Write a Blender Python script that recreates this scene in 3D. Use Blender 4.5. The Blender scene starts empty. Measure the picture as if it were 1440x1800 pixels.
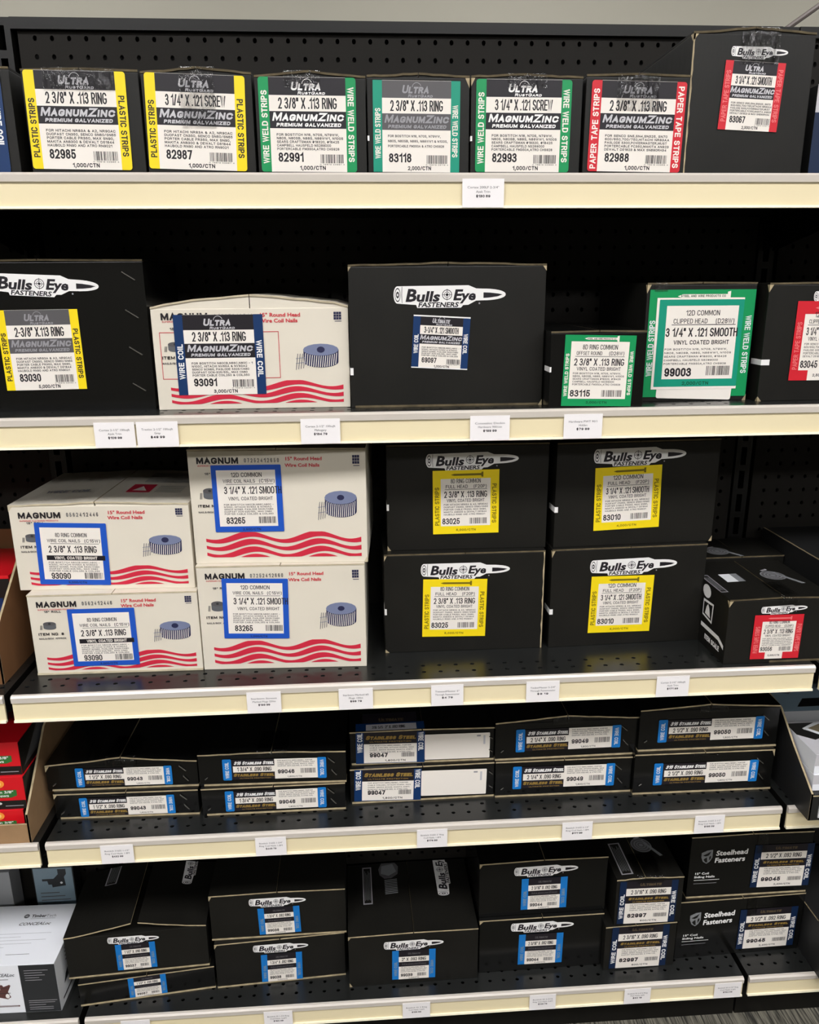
import bpy, bmesh, math, random
from mathutils import Matrix, Vector
C = bpy.context.scene.collection
sc = bpy.context.scene
H = 1.37

# ---------------------------------------------------------------- camera
def cam_matrix(pitch, yaw, roll):
    cy, sy = math.cos(yaw), math.sin(yaw)
    f0 = Vector((sy, cy, 0)); r0 = Vector((cy, -sy, 0)); u0 = Vector((0, 0, 1))
    cp, sp = math.cos(pitch), math.sin(pitch)
    f = f0*cp - u0*sp; u = f0*sp + u0*cp
    cr, sr = math.cos(roll), math.sin(roll)
    r = r0*cr + u*sr; u2 = -r0*sr + u*cr
    m = Matrix((( r.x, u2.x, -f.x, 0), (r.y, u2.y, -f.y, 0), (r.z, u2.z, -f.z, H), (0, 0, 0, 1)))
    return m
cd = bpy.data.cameras.new('camera'); cam = bpy.data.objects.new('camera', cd); C.objects.link(cam)
cd.sensor_fit = 'VERTICAL'; cd.sensor_height = 36; cd.lens = 1384.1/1800*36; cd.clip_start = .05
cam.matrix_world = cam_matrix(.27761, .06335, -.0078)
sc.camera = cam

# ---------------------------------------------------------------- world, exposure, lights of the room
w = bpy.data.worlds.new('world'); sc.world = w; w.use_nodes = True
w.node_tree.nodes['Background'].inputs[0].default_value = (.9, .95, 1, 1)
w.node_tree.nodes['Background'].inputs[1].default_value = .3
sc.view_settings.view_transform = 'Standard'; sc.view_settings.look = 'None'
sc.view_settings.gamma = 1; sc.view_settings.use_curve_mapping = False
sc.view_settings.exposure = 0.55
LAMP = 14.0      # emission of the ceiling panels
PANELS = [(x, y) for y in (-.62, -3.1, 2.45) for x in (-3.0, -1.2, .6, 2.4)]

# ---------------------------------------------------------------- materials
def lin(c):
    return tuple(((v/255)/12.92 if v/255 <= .04045 else ((v/255+.055)/1.055)**2.4) for v in c)
MATS = {}
def mat(name, rgb, rough=.5, metal=0, spec=.5, bump=None, alpha=1, emit=None, vary=0, vscale=30, coat=0):
    if name in MATS: return MATS[name]
    m = bpy.data.materials.new(name); m.use_nodes = True; nt = m.node_tree
    b = nt.nodes['Principled BSDF']; c = lin(rgb)
    b.inputs['Base Color'].default_value = (*c, 1); b.inputs['Roughness'].default_value = rough
    b.inputs['Metallic'].default_value = metal; b.inputs['Specular IOR Level'].default_value = spec
    b.inputs['Coat Weight'].default_value = coat; b.inputs['Coat Roughness'].default_value = .12
    if alpha < 1: b.inputs['Alpha'].default_value = alpha
    if emit:
        b.inputs['Emission Color'].default_value = (*lin(rgb), 1); b.inputs['Emission Strength'].default_value = emit
    tc = nt.nodes.new('ShaderNodeTexCoord')
    if vary:
        n = nt.nodes.new('ShaderNodeTexNoise'); n.inputs['Scale'].default_value = vscale; n.inputs['Detail'].default_value = 5
        r = nt.nodes.new('ShaderNodeMapRange'); r.inputs[1].default_value = .3; r.inputs[2].default_value = .7
        r.inputs[3].default_value = 1-vary; r.inputs[4].default_value = 1+vary
        mx = nt.nodes.new('ShaderNodeVectorMath'); mx.operation = 'SCALE'; mx.inputs[0].default_value = c
        nt.links.new(tc.outputs['Object'], n.inputs['Vector']); nt.links.new(n.outputs[0], r.inputs[0])
        nt.links.new(r.outputs[0], mx.inputs['Scale']); nt.links.new(mx.outputs[0], b.inputs['Base Color'])
    if bump:
        scale, strength, stretch = bump
        n = nt.nodes.new('ShaderNodeTexNoise'); n.inputs['Scale'].default_value = scale; n.inputs['Detail'].default_value = 3
        mp = nt.nodes.new('ShaderNodeMapping'); mp.inputs['Scale'].default_value = stretch
        bp = nt.nodes.new('ShaderNodeBump'); bp.inputs['Strength'].default_value = strength; bp.inputs['Distance'].default_value = .002
        nt.links.new(tc.outputs['Object'], mp.inputs[0]); nt.links.new(mp.outputs[0], n.inputs['Vector'])
        nt.links.new(n.outputs[0], bp.inputs['Height']); nt.links.new(bp.outputs[0], b.inputs['Normal'])
    MATS[name] = m; return m
mat('black_steel', (17, 16, 14), .4, 0, .3, bump=(60, .05, (1, 1, 1)))
mat('black_deck', (30, 31, 30), .27, 0, .5, bump=(40, .04, (1, 1, 1)), vary=.25, vscale=12)
mat('board', (35, 33, 30), .6, 0, .12, bump=(250, .06, (1, 1, 1)))
mat('black_card', (24, 23, 20), .45, 0, .3, bump=(90, .12, (3, 1, .6)), vary=.15, vscale=18)
mat('gloss_card', (14, 14, 13), .2, 0, .4, bump=(14, .10, (1, 1, 1)))
mat('white_card', (222, 214, 198), .55, 0, .3, bump=(20, .25, (1, 1, 1)), vary=.03, vscale=9)
mat('kraft', (158, 126, 92), .8, 0, .2, bump=(120, .2, (1, 1, .3)), vary=.1, vscale=25)
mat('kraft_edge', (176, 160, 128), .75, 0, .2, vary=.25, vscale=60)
mat('kraft_edge_shaded', (92, 82, 62), .75, 0, .2, vary=.35, vscale=60)  # same kraft edge with shade put into its colour, for the upper shelves
mat('white_edge', (196, 184, 158), .8, 0, .2, vary=.15, vscale=60)
mat('lip', (208, 200, 190), .25, 0, .6)
mat('cream', (236, 222, 184), .35, 0, .4, vary=.02, vscale=4)
mat('lip_low', (250, 242, 215), .3, 0, .5)
mat('tag', (244, 240, 240), .35, 0, .4)
mat('staple', (170, 168, 162), .25, .9, .5)
mat('wall', (136, 133, 122), .9, 0, .1, vary=.02, vscale=2)
mat('ceiling', (225, 224, 218), .9, 0, .1)
mat('far_wall', (120, 116, 106), .9, 0, .1)
mat('frame_white', (230, 230, 228), .5)
mat('diffuser', (250, 249, 250), .5, emit=LAMP)
mat('wire', (70, 62, 58), .6)
def tape_mat():
    m = bpy.data.materials.new('clear_tape'); m.use_nodes = True; nt = m.node_tree; nt.nodes.clear()
    o = nt.nodes.new('ShaderNodeOutputMaterial'); mx = nt.nodes.new('ShaderNodeMixShader')
    t = nt.nodes.new('ShaderNodeBsdfTransparent'); t.inputs[0].default_value = (.98, .98, .98, 1)
    g = nt.nodes.new('ShaderNodeBsdfGlossy'); g.inputs['Roughness'].default_value = .13
    f = nt.nodes.new('ShaderNodeFresnel'); f.inputs[0].default_value = 1.5
    n = nt.nodes.new('ShaderNodeTexNoise'); n.inputs['Scale'].default_value = 70; n.inputs['Detail'].default_value = 3
    mp = nt.nodes.new('ShaderNodeMapping'); mp.inputs['Scale'].default_value = (1.6, 1, .5)
    b = nt.nodes.new('ShaderNodeBump'); b.inputs['Strength'].default_value = 1.0; b.inputs['Distance'].default_value = .009
    tc = nt.nodes.new('ShaderNodeTexCoord')
    L = nt.links.new
    L(tc.outputs['Object'], mp.inputs[0]); L(mp.outputs[0], n.inputs['Vector']); L(n.outputs[0], b.inputs['Height'])
    L(b.outputs[0], g.inputs['Normal']); L(b.outputs[0], f.inputs['Normal'])
    q = nt.nodes.new('ShaderNodeMath'); q.operation = 'MULTIPLY'; q.inputs[1].default_value = .8; L(f.outputs[0], q.inputs[0]); L(q.outputs[0], mx.inputs[0]); L(t.outputs[0], mx.inputs[1]); L(g.outputs[0], mx.inputs[2]); L(mx.outputs[0], o.inputs[0])
    MATS['tape'] = m
tape_mat()
def carpet_mat():
    m = bpy.data.materials.new('carpet'); m.use_nodes = True; nt = m.node_tree; b = nt.nodes['Principled BSDF']
    tc = nt.nodes.new('ShaderNodeTexCoord'); mp = nt.nodes.new('ShaderNodeMapping'); mp.inputs['Scale'].default_value = (170, 8, 1)
    mp.inputs['Rotation'].default_value = (0, 0, .12)
    n = nt.nodes.new('ShaderNodeTexNoise'); n.inputs['Scale'].default_value = 1.6; n.inputs['Detail'].default_value = 6
    r = nt.nodes.new('ShaderNodeValToRGB'); r.color_ramp.elements[0].position = .38; r.color_ramp.elements[1].position = .62
    r.color_ramp.elements[0].color = (*lin((52, 51, 47)), 1); r.color_ramp.elements[1].color = (*lin((122, 118, 106)), 1)
    bp = nt.nodes.new('ShaderNodeBump'); bp.inputs['Strength'].default_value = .5; bp.inputs['Distance'].default_value = .004
    L = nt.links.new
    L(tc.outputs['Object'], mp.inputs[0]); L(mp.outputs[0], n.inputs['Vector']); L(n.outputs[0], r.inputs[0]); L(r.outputs[0], b.inputs['Base Color'])
    L(n.outputs[0], bp.inputs['Height']); L(bp.outputs[0], b.inputs['Normal'])
    b.inputs['Roughness'].default_value = .95; b.inputs['Specular IOR Level'].default_value = .1
    MATS['carpet'] = m
carpet_mat()
# printing inks: flat colours, one material each, made on demand
INK = dict(yellow=(246, 218, 22), green=(10, 146, 84), teal=(16, 148, 120), red=(208, 34, 48), navy=(12, 50, 98), deepnavy=(12, 34, 66), blue=(30, 84, 190), sky=(24, 118, 196),
    paper=(240, 233, 224), black=(30, 26, 32), ink=(34, 30, 34), white=(240, 238, 236), grey=(150, 148, 152), silver=(196, 194, 198), dim=(88, 86, 88), gold=(150, 122, 60),
    dullgold=(92, 78, 58), redprint=(206, 42, 66), redtext=(206, 60, 72), navyprint=(40, 42, 76), coilgrey=(120, 128, 158), darkgreen=(8, 78, 50), orange=(246, 150, 60), sun=(252, 210, 120),
    boxred=(214, 22, 34), leaf=(52, 112, 52), kitblue=(128, 148, 160), kitwhite=(226, 228, 230), charcoal=(44, 46, 48), brown=(96, 62, 58), greyprint=(96, 98, 102), darkyellow=(120, 104, 20), pinkred=(232, 120, 120),
    cartblack=(24, 24, 22), bronze=(120, 108, 84), steelgrey=(128, 130, 132))
def ink(n):
    gloss = .42
    return mat('ink_'+n, INK[n], gloss, 0, .4)

# ---------------------------------------------------------------- object helpers
def tag(o, label=None, cat=None, group=None, kind=None):
    if label: o['label'] = label
    if cat: o['category'] = cat
    if group: o['group'] = group
    if kind: o['kind'] = kind
    return o
def empty(name, loc, rz=0):
    o = bpy.data.objects.new(name, None); C.objects.link(o); o.location = loc; o.rotation_euler = (0, 0, rz)
    o.empty_display_size = .02
    return o
def link(name, me, parent=None, loc=None, rz=0):
    o = bpy.data.objects.new(name, me); C.objects.link(o)
    if parent: o.parent = parent
    if loc: o.location = loc
    if rz: o.rotation_euler = (0, 0, rz)
    return o
class MB:
    """collects polygons; one mesh object when built"""
    def __init__(s): s.v = []; s.f = []; s.m = []; s.mats = []
    def mi(s, m):
        if isinstance(m, str): m = MATS[m]
        if m not in s.mats: s.mats.append(m)
        return s.mats.index(m)
    def poly(s, pts, m):
        i = len(s.v); s.v += [tuple(p) for p in pts]; s.f.append(tuple(range(i, i+len(pts)))); s.m.append(s.mi(m))
    def raw(s, vs, fs, m):
        i = len(s.v); s.v += vs; k = s.mi(m)
        for f in fs: s.f.append(tuple(i+a for a in f)); s.m.append(k)
    def box(s, x0, x1, y0, y1, z0, z1, m, fm=None):
        """fm: dict face->material, faces: -x +x -y +y -z +z"""
        p = [(x, y, z) for z in (z0, z1) for y in (y0, y1) for x in (x0, x1)]
        F = {'-z': (0, 2, 3, 1), '+z': (4, 5, 7, 6), '-y': (0, 1, 5, 4), '+y': (2, 6, 7, 3), '-x': (0, 4, 6, 2), '+x': (1, 3, 7, 5)}
        i = len(s.v); s.v += p
        for k, f in F.items():
            s.f.append(tuple(i+a for a in f)); s.m.append(s.mi((fm or {}).get(k, m)))
    def extrude(s, prof, x0, x1, m, axis='x', caps=True):
        """prof: list of (y,z) closed outline, extruded along x"""
        n = len(prof); i = len(s.v)
        for x in (x0, x1):
            s.v += [(x, a, b) if axis == 'x' else (a, x, b) for a, b in prof]
        k = s.mi(m)
        for j in range(n):
            s.f.append((i+j, i+(j+1) % n, i+n+(j+1) % n, i+n+j)); s.m.append(k)
        if caps:
            s.f.append(tuple(i+j for j in range(n))[::-1]); s.m.append(k); s.f.append(tuple(i+n+j for j in range(n))); s.m.append(k)
    def mesh(s, name, fix=True, smooth=False):
        me = bpy.data.meshes.new(name); me.from_pydata(s.v, [], s.f)
        for m in s.mats: me.materials.append(m)
        me.polygons.foreach_set('material_index', s.m)
        if fix:
            bm = bmesh.new(); bm.from_mesh(me); bmesh.ops.recalc_face_normals(bm, faces=bm.faces); bm.to_mesh(me); bm.free()
        if smooth: me.polygons.foreach_set('use_smooth', [True]*len(me.polygons))
        me.update(); return me
    def build(s, name, parent=None, loc=None, rz=0, fix=True, bevel=0, smooth=False):
        me = s.mesh(name, fix, smooth)
        if bevel:
            bm = bmesh.new(); bm.from_mesh(me); bmesh.ops.remove_doubles(bm, verts=bm.verts, dist=1e-6)
            bmesh.ops.bevel(bm, geom=bm.edges[:], offset=bevel, segments=2, affect='EDGES', profile=.6)
            bm.to_mesh(me); bm.free()
        return link(name, me, parent, loc, rz)

# ---------------------------------------------------------------- lettering
GLY = {}
def glyph(ch, bold):
    k = (ch, bold)
    if k in GLY: return GLY[k]
    def ev(body):
        cu = bpy.data.curves.new('t', 'FONT'); cu.body = body; cu.resolution_u = 2; cu.offset = bold
        o = bpy.data.objects.new('t', cu); C.objects.link(o); dg = bpy.context.evaluated_depsgraph_get()
        e = o.evaluated_get(dg); me = e.to_mesh(); vs = [(v.co.x, v.co.y) for v in me.vertices]; fs = [tuple(p.vertices) for p in me.polygons]
        e.to_mesh_clear(); bpy.data.objects.remove(o); bpy.data.curves.remove(cu); return vs, fs
    vs, fs = ev(ch) if ch != ' ' else ([], [])
    a = max(v[0] for v in ev('H'+ch+'H')[0]) - max(v[0] for v in ev('HH')[0])
    GLY[k] = (vs, fs, a); return GLY[k]
CAP = .73
def layout(s, bold, smallcaps=False):
    """string -> verts, faces, width in cap-height units"""
    vs, fs, x = [], [], 0
    for ch in s:
        sc_ = 1.0
        if smallcaps and ch.islower(): ch = ch.upper(); sc_ = .76
        gv, gf, a = glyph(ch, bold); i = len(vs)
        vs += [((x+p[0]*sc_)/CAP, p[1]*sc_/CAP) for p in gv]; fs += [tuple(i+k for k in f) for f in gf]; x += a*sc_
    return vs, fs, x/CAP
# ---------------------------------------------------------------- a plain grotesque drawn with strokes (capitals, figures, signs)
def _arc(cx, cy, rx, ry, a0, a1, n=6): return [(cx+rx*math.cos(math.radians(a0+(a1-a0)*k/n)), cy+ry*math.sin(math.radians(a0+(a1-a0)*k/n))) for k in range(n+1)]
_oval = _arc(.5, .72, .5, .28, 0, 180, 8) + _arc(.5, .28, .5, .28, 180, 360, 8) + [(1, .72)]
_bow = lambda y0, y1, x0=.0, x=.95: [(x0, y1), (x*.5, y1)] + _arc(x*.5, (y0+y1)/2, x*.5, (y1-y0)/2, 90, -90)[1:] + [(x0, y0)]
SF = {   # char: (width, [polylines])
'A': (.62, [[(0, 0), (.5, 1), (1, 0)], [(.18, .33), (.82, .33)]]), 'B': (.56, [[(0, 0), (0, 1)], _bow(.53, 1, 0, .92), _bow(0, .53, 0, 1)]),
'C': (.58, [_arc(.5, .72, .5, .28, 15, 180, 7)+_arc(.5, .28, .5, .28, 180, 345, 7)]), 'D': (.58, [[(0, 0), (0, 1)], [(0, 1), (.4, 1)]+_arc(.4, .7, .6, .3, 90, 0)[1:]+_arc(.4, .3, .6, .3, 0, -90)+[(0, 0)]]),
'E': (.5, [[(1, 1), (0, 1), (0, 0), (1, 0)], [(0, .53), (.9, .53)]]), 'F': (.48, [[(1, 1), (0, 1), (0, 0)], [(0, .53), (.88, .53)]]),
'G': (.6, [_arc(.5, .72, .5, .28, 20, 180, 7)+_arc(.5, .28, .5, .28, 180, 345, 7)+[(1, .44), (.6, .44)]]), 'H': (.56, [[(0, 0), (0, 1)], [(1, 0), (1, 1)], [(0, .53), (1, .53)]]),
'I': (.0, [[(0, 0), (0, 1)]]), 'J': (.46, [[(1, 1), (1, .28)]+_arc(.5, .28, .5, .28, 0, -180)[1:]]), 'K': (.58, [[(0, 0), (0, 1)], [(1, 1), (0, .4)], [(.35, .6), (1, 0)]]),
'L': (.46, [[(0, 1), (0, 0), (1, 0)]]), 'M': (.74, [[(0, 0), (0, 1)], [(.06, 1), (.5, .12), (.94, 1)], [(1, 0), (1, 1)]]), 'N': (.58, [[(0, 0), (0, 1)], [(0.04, 1), (.96, 0)], [(1, 0), (1, 1)]]), 'O': (.6, [_oval]),
'P': (.54, [[(0, 0), (0, 1)], _bow(.45, 1, 0, 1)]), 'Q': (.6, [_oval, [(.6, .2), (1, -.04)]]), 'R': (.58, [[(0, 0), (0, 1)], _bow(.5, 1, 0, .95), [(.55, .5), (.98, 0)]]),
'S': (.56, [_arc(.5, .755, .46, .245, 20, 180, 6)+_arc(.5, .70, .46, .17, 180, 262, 3)[1:]+[(.58, .5)]+_arc(.5, .30, .5, .20, 80, 0, 3)[1:]+_arc(.5, .27, .5, .27, 0, -165, 7)[1:]]),
'T': (.54, [[(0, 1), (1, 1)], [(.5, 1), (.5, 0)]]), 'U': (.57, [[(0, 1), (0, .28)]+_arc(.5, .28, .5, .28, 180, 360)[1:]+[(1, 1)]]), 'V': (.6, [[(0, 1), (.5, 0), (1, 1)]]),
'W': (.86, [[(0, 1), (.25, 0), (.5, 1), (.75, 0), (1, 1)]]), 'X': (.6, [[(0, 0), (1, 1)], [(0, 1), (1, 0)]]), 'Y': (.6, [[(0, 1), (.5, .45), (1, 1)], [(.5, .45), (.5, 0)]]), 'Z': (.56, [[(0, 1), (1, 1), (0, 0), (1, 0)]]),
'0': (.5, [_oval]), '1': (.28, [[(0, .78), (.6, .86), (1, 1), (1, 0)]]), '2': (.5, [_arc(.5, .72, .5, .28, 170, 0, 7)+[(.92, .5), (0, .0), (1, 0)]]),
'3': (.5, [_arc(.48, .76, .46, .24, 165, 0, 6)+_arc(.48, .76, .46, .23, 0, -80, 4)[1:], _arc(.45, .27, .55, .27, 80, -165, 9), [(.35, .53), (.55, .53)]]),
'4': (.54, [[(.78, 0), (.78, 1), (0, .27), (1, .27)]]), '5': (.5, [[(.92, 1), (.14, 1), (.06, .5)]+_arc(.48, .32, .52, .32, 140, -165, 9)]),
'6': (.5, [_arc(.5, .72, .5, .28, 25, 180, 6)+_arc(.5, .3, .5, .3, 180, 0+360, 7)[1:]+_arc(.5, .3, .5, .3, 0, 178, 7)[1:]]), '7': (.5, [[(0, 1), (1, 1), (.35, 0)]]),
'8': (.5, [_arc(.5, .77, .44, .23, 0, 360, 12), _arc(.5, .27, .5, .27, 0, 360, 12)]), '9': (.5, [_arc(.5, .28, .5, .28, 205, 360, 6)+_arc(.5, .7, .5, .3, 0, 180, 7)[1:]+_arc(.5, .7, .5, .3, 180, 358, 7)[1:]]),
'.': (.0, [[(0, .0), (0, .03)]]), ',': (.05, [[(1, .05), (0, -.14)]]), '/': (.36, [[(0, 0), (1, 1)]]), '-': (.3, [[(0, .42), (1, .42)]]), '"': (.2, [[(0, 1), (0, .76)], [(1, 1), (1, .76)]]),
"'": (.0, [[(0, 1), (0, .76)]]), '&': (.6, [[(1, 0), (.15, .72)]+_arc(.42, .8, .25, .2, 200, -20, 6)+[(.1, .38)]+_arc(.4, .24, .38, .24, 150, 300, 6)+[(1, .45)]]), '(': (.18, [_arc(1, .45, 1, .6, 115, 245)]), ')': (.18, [_arc(0, .45, 1, .6, 65, -65)]),
'#': (.56, [[(.25, 0), (.4, 1)], [(.65, 0), (.8, 1)], [(0, .33), (1, .33)], [(0, .68), (1, .68)]]), '$': (.5, [_arc(.5, .72, .46, .2, 20, 250, 7)+_arc(.5, .27, .48, .2, 75, -165, 8), [(.5, 1.08), (.5, -.1)]]), '°': (.26, [_arc(.5, .86, .5, .14, 0, 360, 8)]), ':': (.0, [[(0, .0), (0, .03)], [(0, .55), (0, .58)]]), '+': (.5, [[(0, .5), (1, .5)], [(.5, .2), (.5, .8)]]), ' ': (.14, [])}
def stroke_ok(t, sc): return all((c.upper() if sc else c) in SF for c in t)
def stroke_layout(t, wt, sc, width, height, shear=0):
    """returns verts, faces in metres: text stretched to width x height with strokes of even weight"""
    gap = .21+wt*.6; x = 0; runs = []
    for ch in t:
        k = 1.0
        if sc and ch.islower(): k = .76
        gw, pl = SF[ch.upper() if sc else ch]; gw *= k
        for p in pl: runs.append([(x+a*gw, b*k) for a, b in p])
        x += gw+gap*(.85 if sc else 1)
    W = x-gap+wt; sx = (width-0)/W; sy = height; T = wt*height*min(1.15, .35+.65*sx/sy)/2
    ins = T
    def M(p): return ((p[0]+wt/2)*sx, ins+p[1]*(sy-2*ins) if 0 <= p[1] <= 1 else p[1]*sy)
    vs, fs, ly = [], [], []
    for si, r in enumerate(runs):
        q = [M(p) for p in r]; q = [q[0]] + [b for a, b in zip(q, q[1:]) if math.hypot(b[0]-a[0], b[1]-a[1]) > T*.05]
        if len(q) < 2: continue
        n = len(q); L, R = [], []; closed = math.hypot(q[0][0]-q[-1][0], q[0][1]-q[-1][1]) < T*.3
        dirs = []
        for a, b in zip(q, q[1:]):
            d = math.hypot(b[0]-a[0], b[1]-a[1]); dirs.append(((b[0]-a[0])/d, (b[1]-a[1])/d))
        base = len(vs)
        for i, p in enumerate(q):
            d0 = dirs[i-1] if i > 0 else (dirs[-1] if closed else dirs[0]); d1 = dirs[i] if i < n-1 else (dirs[0] if closed else dirs[-1])
            mx, my = d0[0]+d1[0], d0[1]+d1[1]; ml = math.hypot(mx, my)
            if ml < .2: mx, my, ml = d0[0], d0[1], 1
            nx, ny = -my/ml, mx/ml; cs = max(.42, nx*-d0[1]+ny*d0[0]); e = T/cs
            ex = ey = 0
            if not closed and i in (0, n-1):
                s_ = -1 if i == 0 else 1; horiz = abs(d0[0]) > .6
                if horiz: ex, ey = d0[0]*T*s_, d0[1]*T*s_
                elif abs(d0[1]) > .6: ex, ey = d0[0]*T*s_, d0[1]*T*s_
            vs.append((p[0]+nx*e+ex, p[1]+ny*e+ey)); vs.append((p[0]-nx*e+ex, p[1]-ny*e+ey))
        ly += [.12*(si % 4)]*(len(vs)-base)
        for i in range(n-1):
            k = base+2*i; fs.append((k, k+1, k+3, k+2))
    if shear: vs = [(a+b*shear, b) for a, b in vs]
    return [(a, b, c) for (a, b), c in zip(vs, ly)], fs
class Sheet:
    """flat printing laid out in metres (u right, v up) and carried to a surface by fn(u, v, height)"""
    def __init__(s, w, h, fn): s.w, s.h, s.fn = w, h, fn; s.g = {}
    def mb(s, g):
        if g not in s.g: s.g[g] = MB()
        return s.g[g]
    def poly(s, pts, col, lay=1, g='label', n=True):
        if n: pts = [(u*s.w, v*s.h) for u, v in pts]
        s.mb(g).poly([s.fn(u, v, lay) for u, v in pts], ink(col))
    def rect(s, u0, v0, u1, v1, col, lay=1, g='label'): s.poly([(u0, v0), (u1, v0), (u1, v1), (u0, v1)], col, lay, g)
    def rrect(s, u0, v0, u1, v1, r, col, lay=1, g='label', corners='abcd'):
        x0, x1, y0, y1 = u0*s.w, u1*s.w, v0*s.h, v1*s.h; pts = []
        for key, cx, cy, a0 in (('a', x0+r, y0+r, 180), ('b', x1-r, y0+r, 270), ('c', x1-r, y1-r, 0), ('d', x0+r, y1-r, 90)):
            if key in corners:
                for k in range(5):
                    a = math.radians(a0+k*22.5); pts.append((cx+r*math.cos(a), cy+r*math.sin(a)))
            else: pts.append((x0 if key in 'ad' else x1, y0 if key in 'ab' else y1))
        s.poly(pts, col, lay, g, n=False)
    def ring(s, cu, cv, r0, r1, col, lay=1, g='label', asp=1, n=28, a0=0, a1=360):
        cx, cy = cu*s.w, cv*s.h
        for k in range(n):
            a, b = math.radians(a0+(a1-a0)*k/n), math.radians(a0+(a1-a0)*(k+1)/n)
            s.poly([(cx+r*math.cos(t)*asp, cy+r*math.sin(t)) for r, t in ((r0, a), (r1, a), (r1, b), (r0, b))], col, lay, g, n=False)
    def disc(s, cu, cv, ru, rv, col, lay=1, g='label', n=20):
        s.poly([(cu*s.w+ru*math.cos(t*2*math.pi/n), cv*s.h+rv*math.sin(t*2*math.pi/n)) for t in range(n)], col, lay, g, n=False)
    def line(s, p, q, t, col, lay=1, g='label'):
        (a, b), (c, d) = [(u*s.w, v*s.h) for u, v in (p, q)]; L = math.hypot(c-a, d-b) or 1; nx, ny = -(d-b)/L*t/2, (c-a)/L*t/2
        s.poly([(a+nx, b+ny), (c+nx, d+ny), (c-nx, d-ny), (a-nx, b-ny)], col, lay, g, n=False)
    def text(s, t, u0, u1, v, hgt, col='ink', bold=0.0, shear=0, rot=0, lay=2, g='lettering', align='fit', sc=False, maxsx=1.3):
        """fit: cap height hgt (fraction of h), spans u0..u1 at baseline v.  rot 90/-90: u,v give the start point and run"""
        if not stroke_ok(t, sc):
            vs, fs, W = layout(t, bold, sc); S = None
        else:
            S = .155+bold*4.6
        if rot == 0:
            hh = hgt*s.h; span = (u1-u0)*s.w
            if S: vs, fs = stroke_layout(t, S, sc, span, hh, shear); pts = [(u0*s.w+x, v*s.h+y, q) for x, y, q in vs]
            else: pts = [(u0*s.w+x*span/W+y*hh*shear, v*s.h+y*hh, 0) for x, y in vs]
        else:
            hh = hgt*s.w; span = abs(u1-v)*s.h
            if S: vs, fs = stroke_layout(t, S, sc, span, hh)
            else: vs = [(x*span/W, y*hh, 0) for x, y in vs]
            if rot == 90: pts = [(u0*s.w - y, v*s.h + x, q) for x, y, q in vs]
            else: pts = [(u0*s.w + y, v*s.h - x, q) for x, y, q in vs]
        if not fs: return
        s.mb(g).raw([s.fn(u, vv, lay+q) for u, vv, q in pts], fs, ink(col))
    def small(s, lines, u0, u1, v, dv, hgt, col='ink', bold=.0, ragged=True, g='lettering', lay=2):
        mx = max(len(l) for l in lines)
        for i, l in enumerate(lines): s.text(l, u0, u0+(u1-u0)*(len(l)/mx if ragged else 1), v-i*dv, hgt, col, bold, g=g, lay=lay)
    def barcode(s, u0, v0, u1, v1, seed=1, lay=2, digits=True):
        r = random.Random(seed); u = u0; W = u1-u0
        while u < u1-.02*W:
            b = r.choice((.012, .02, .03, .042))*W; s.rect(u, v0, min(u+b, u1), v1, 'ink', lay, 'barcode'); u += b + r.choice((.014, .02, .035))*W
    def build(s, parent, names=None):
        """the base plate of the print hangs from parent, everything else from the base"""
        base = None
        order = sorted(s.g, key=lambda k: 0 if k in ('label', 'printed_logo', 'printed_artwork', 'sticker') else 1)
        for k in order:
            me = s.g[k].mesh(k, fix=False); o = link(k, me, base or parent)
            if base is None: base = o
        return base
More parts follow.
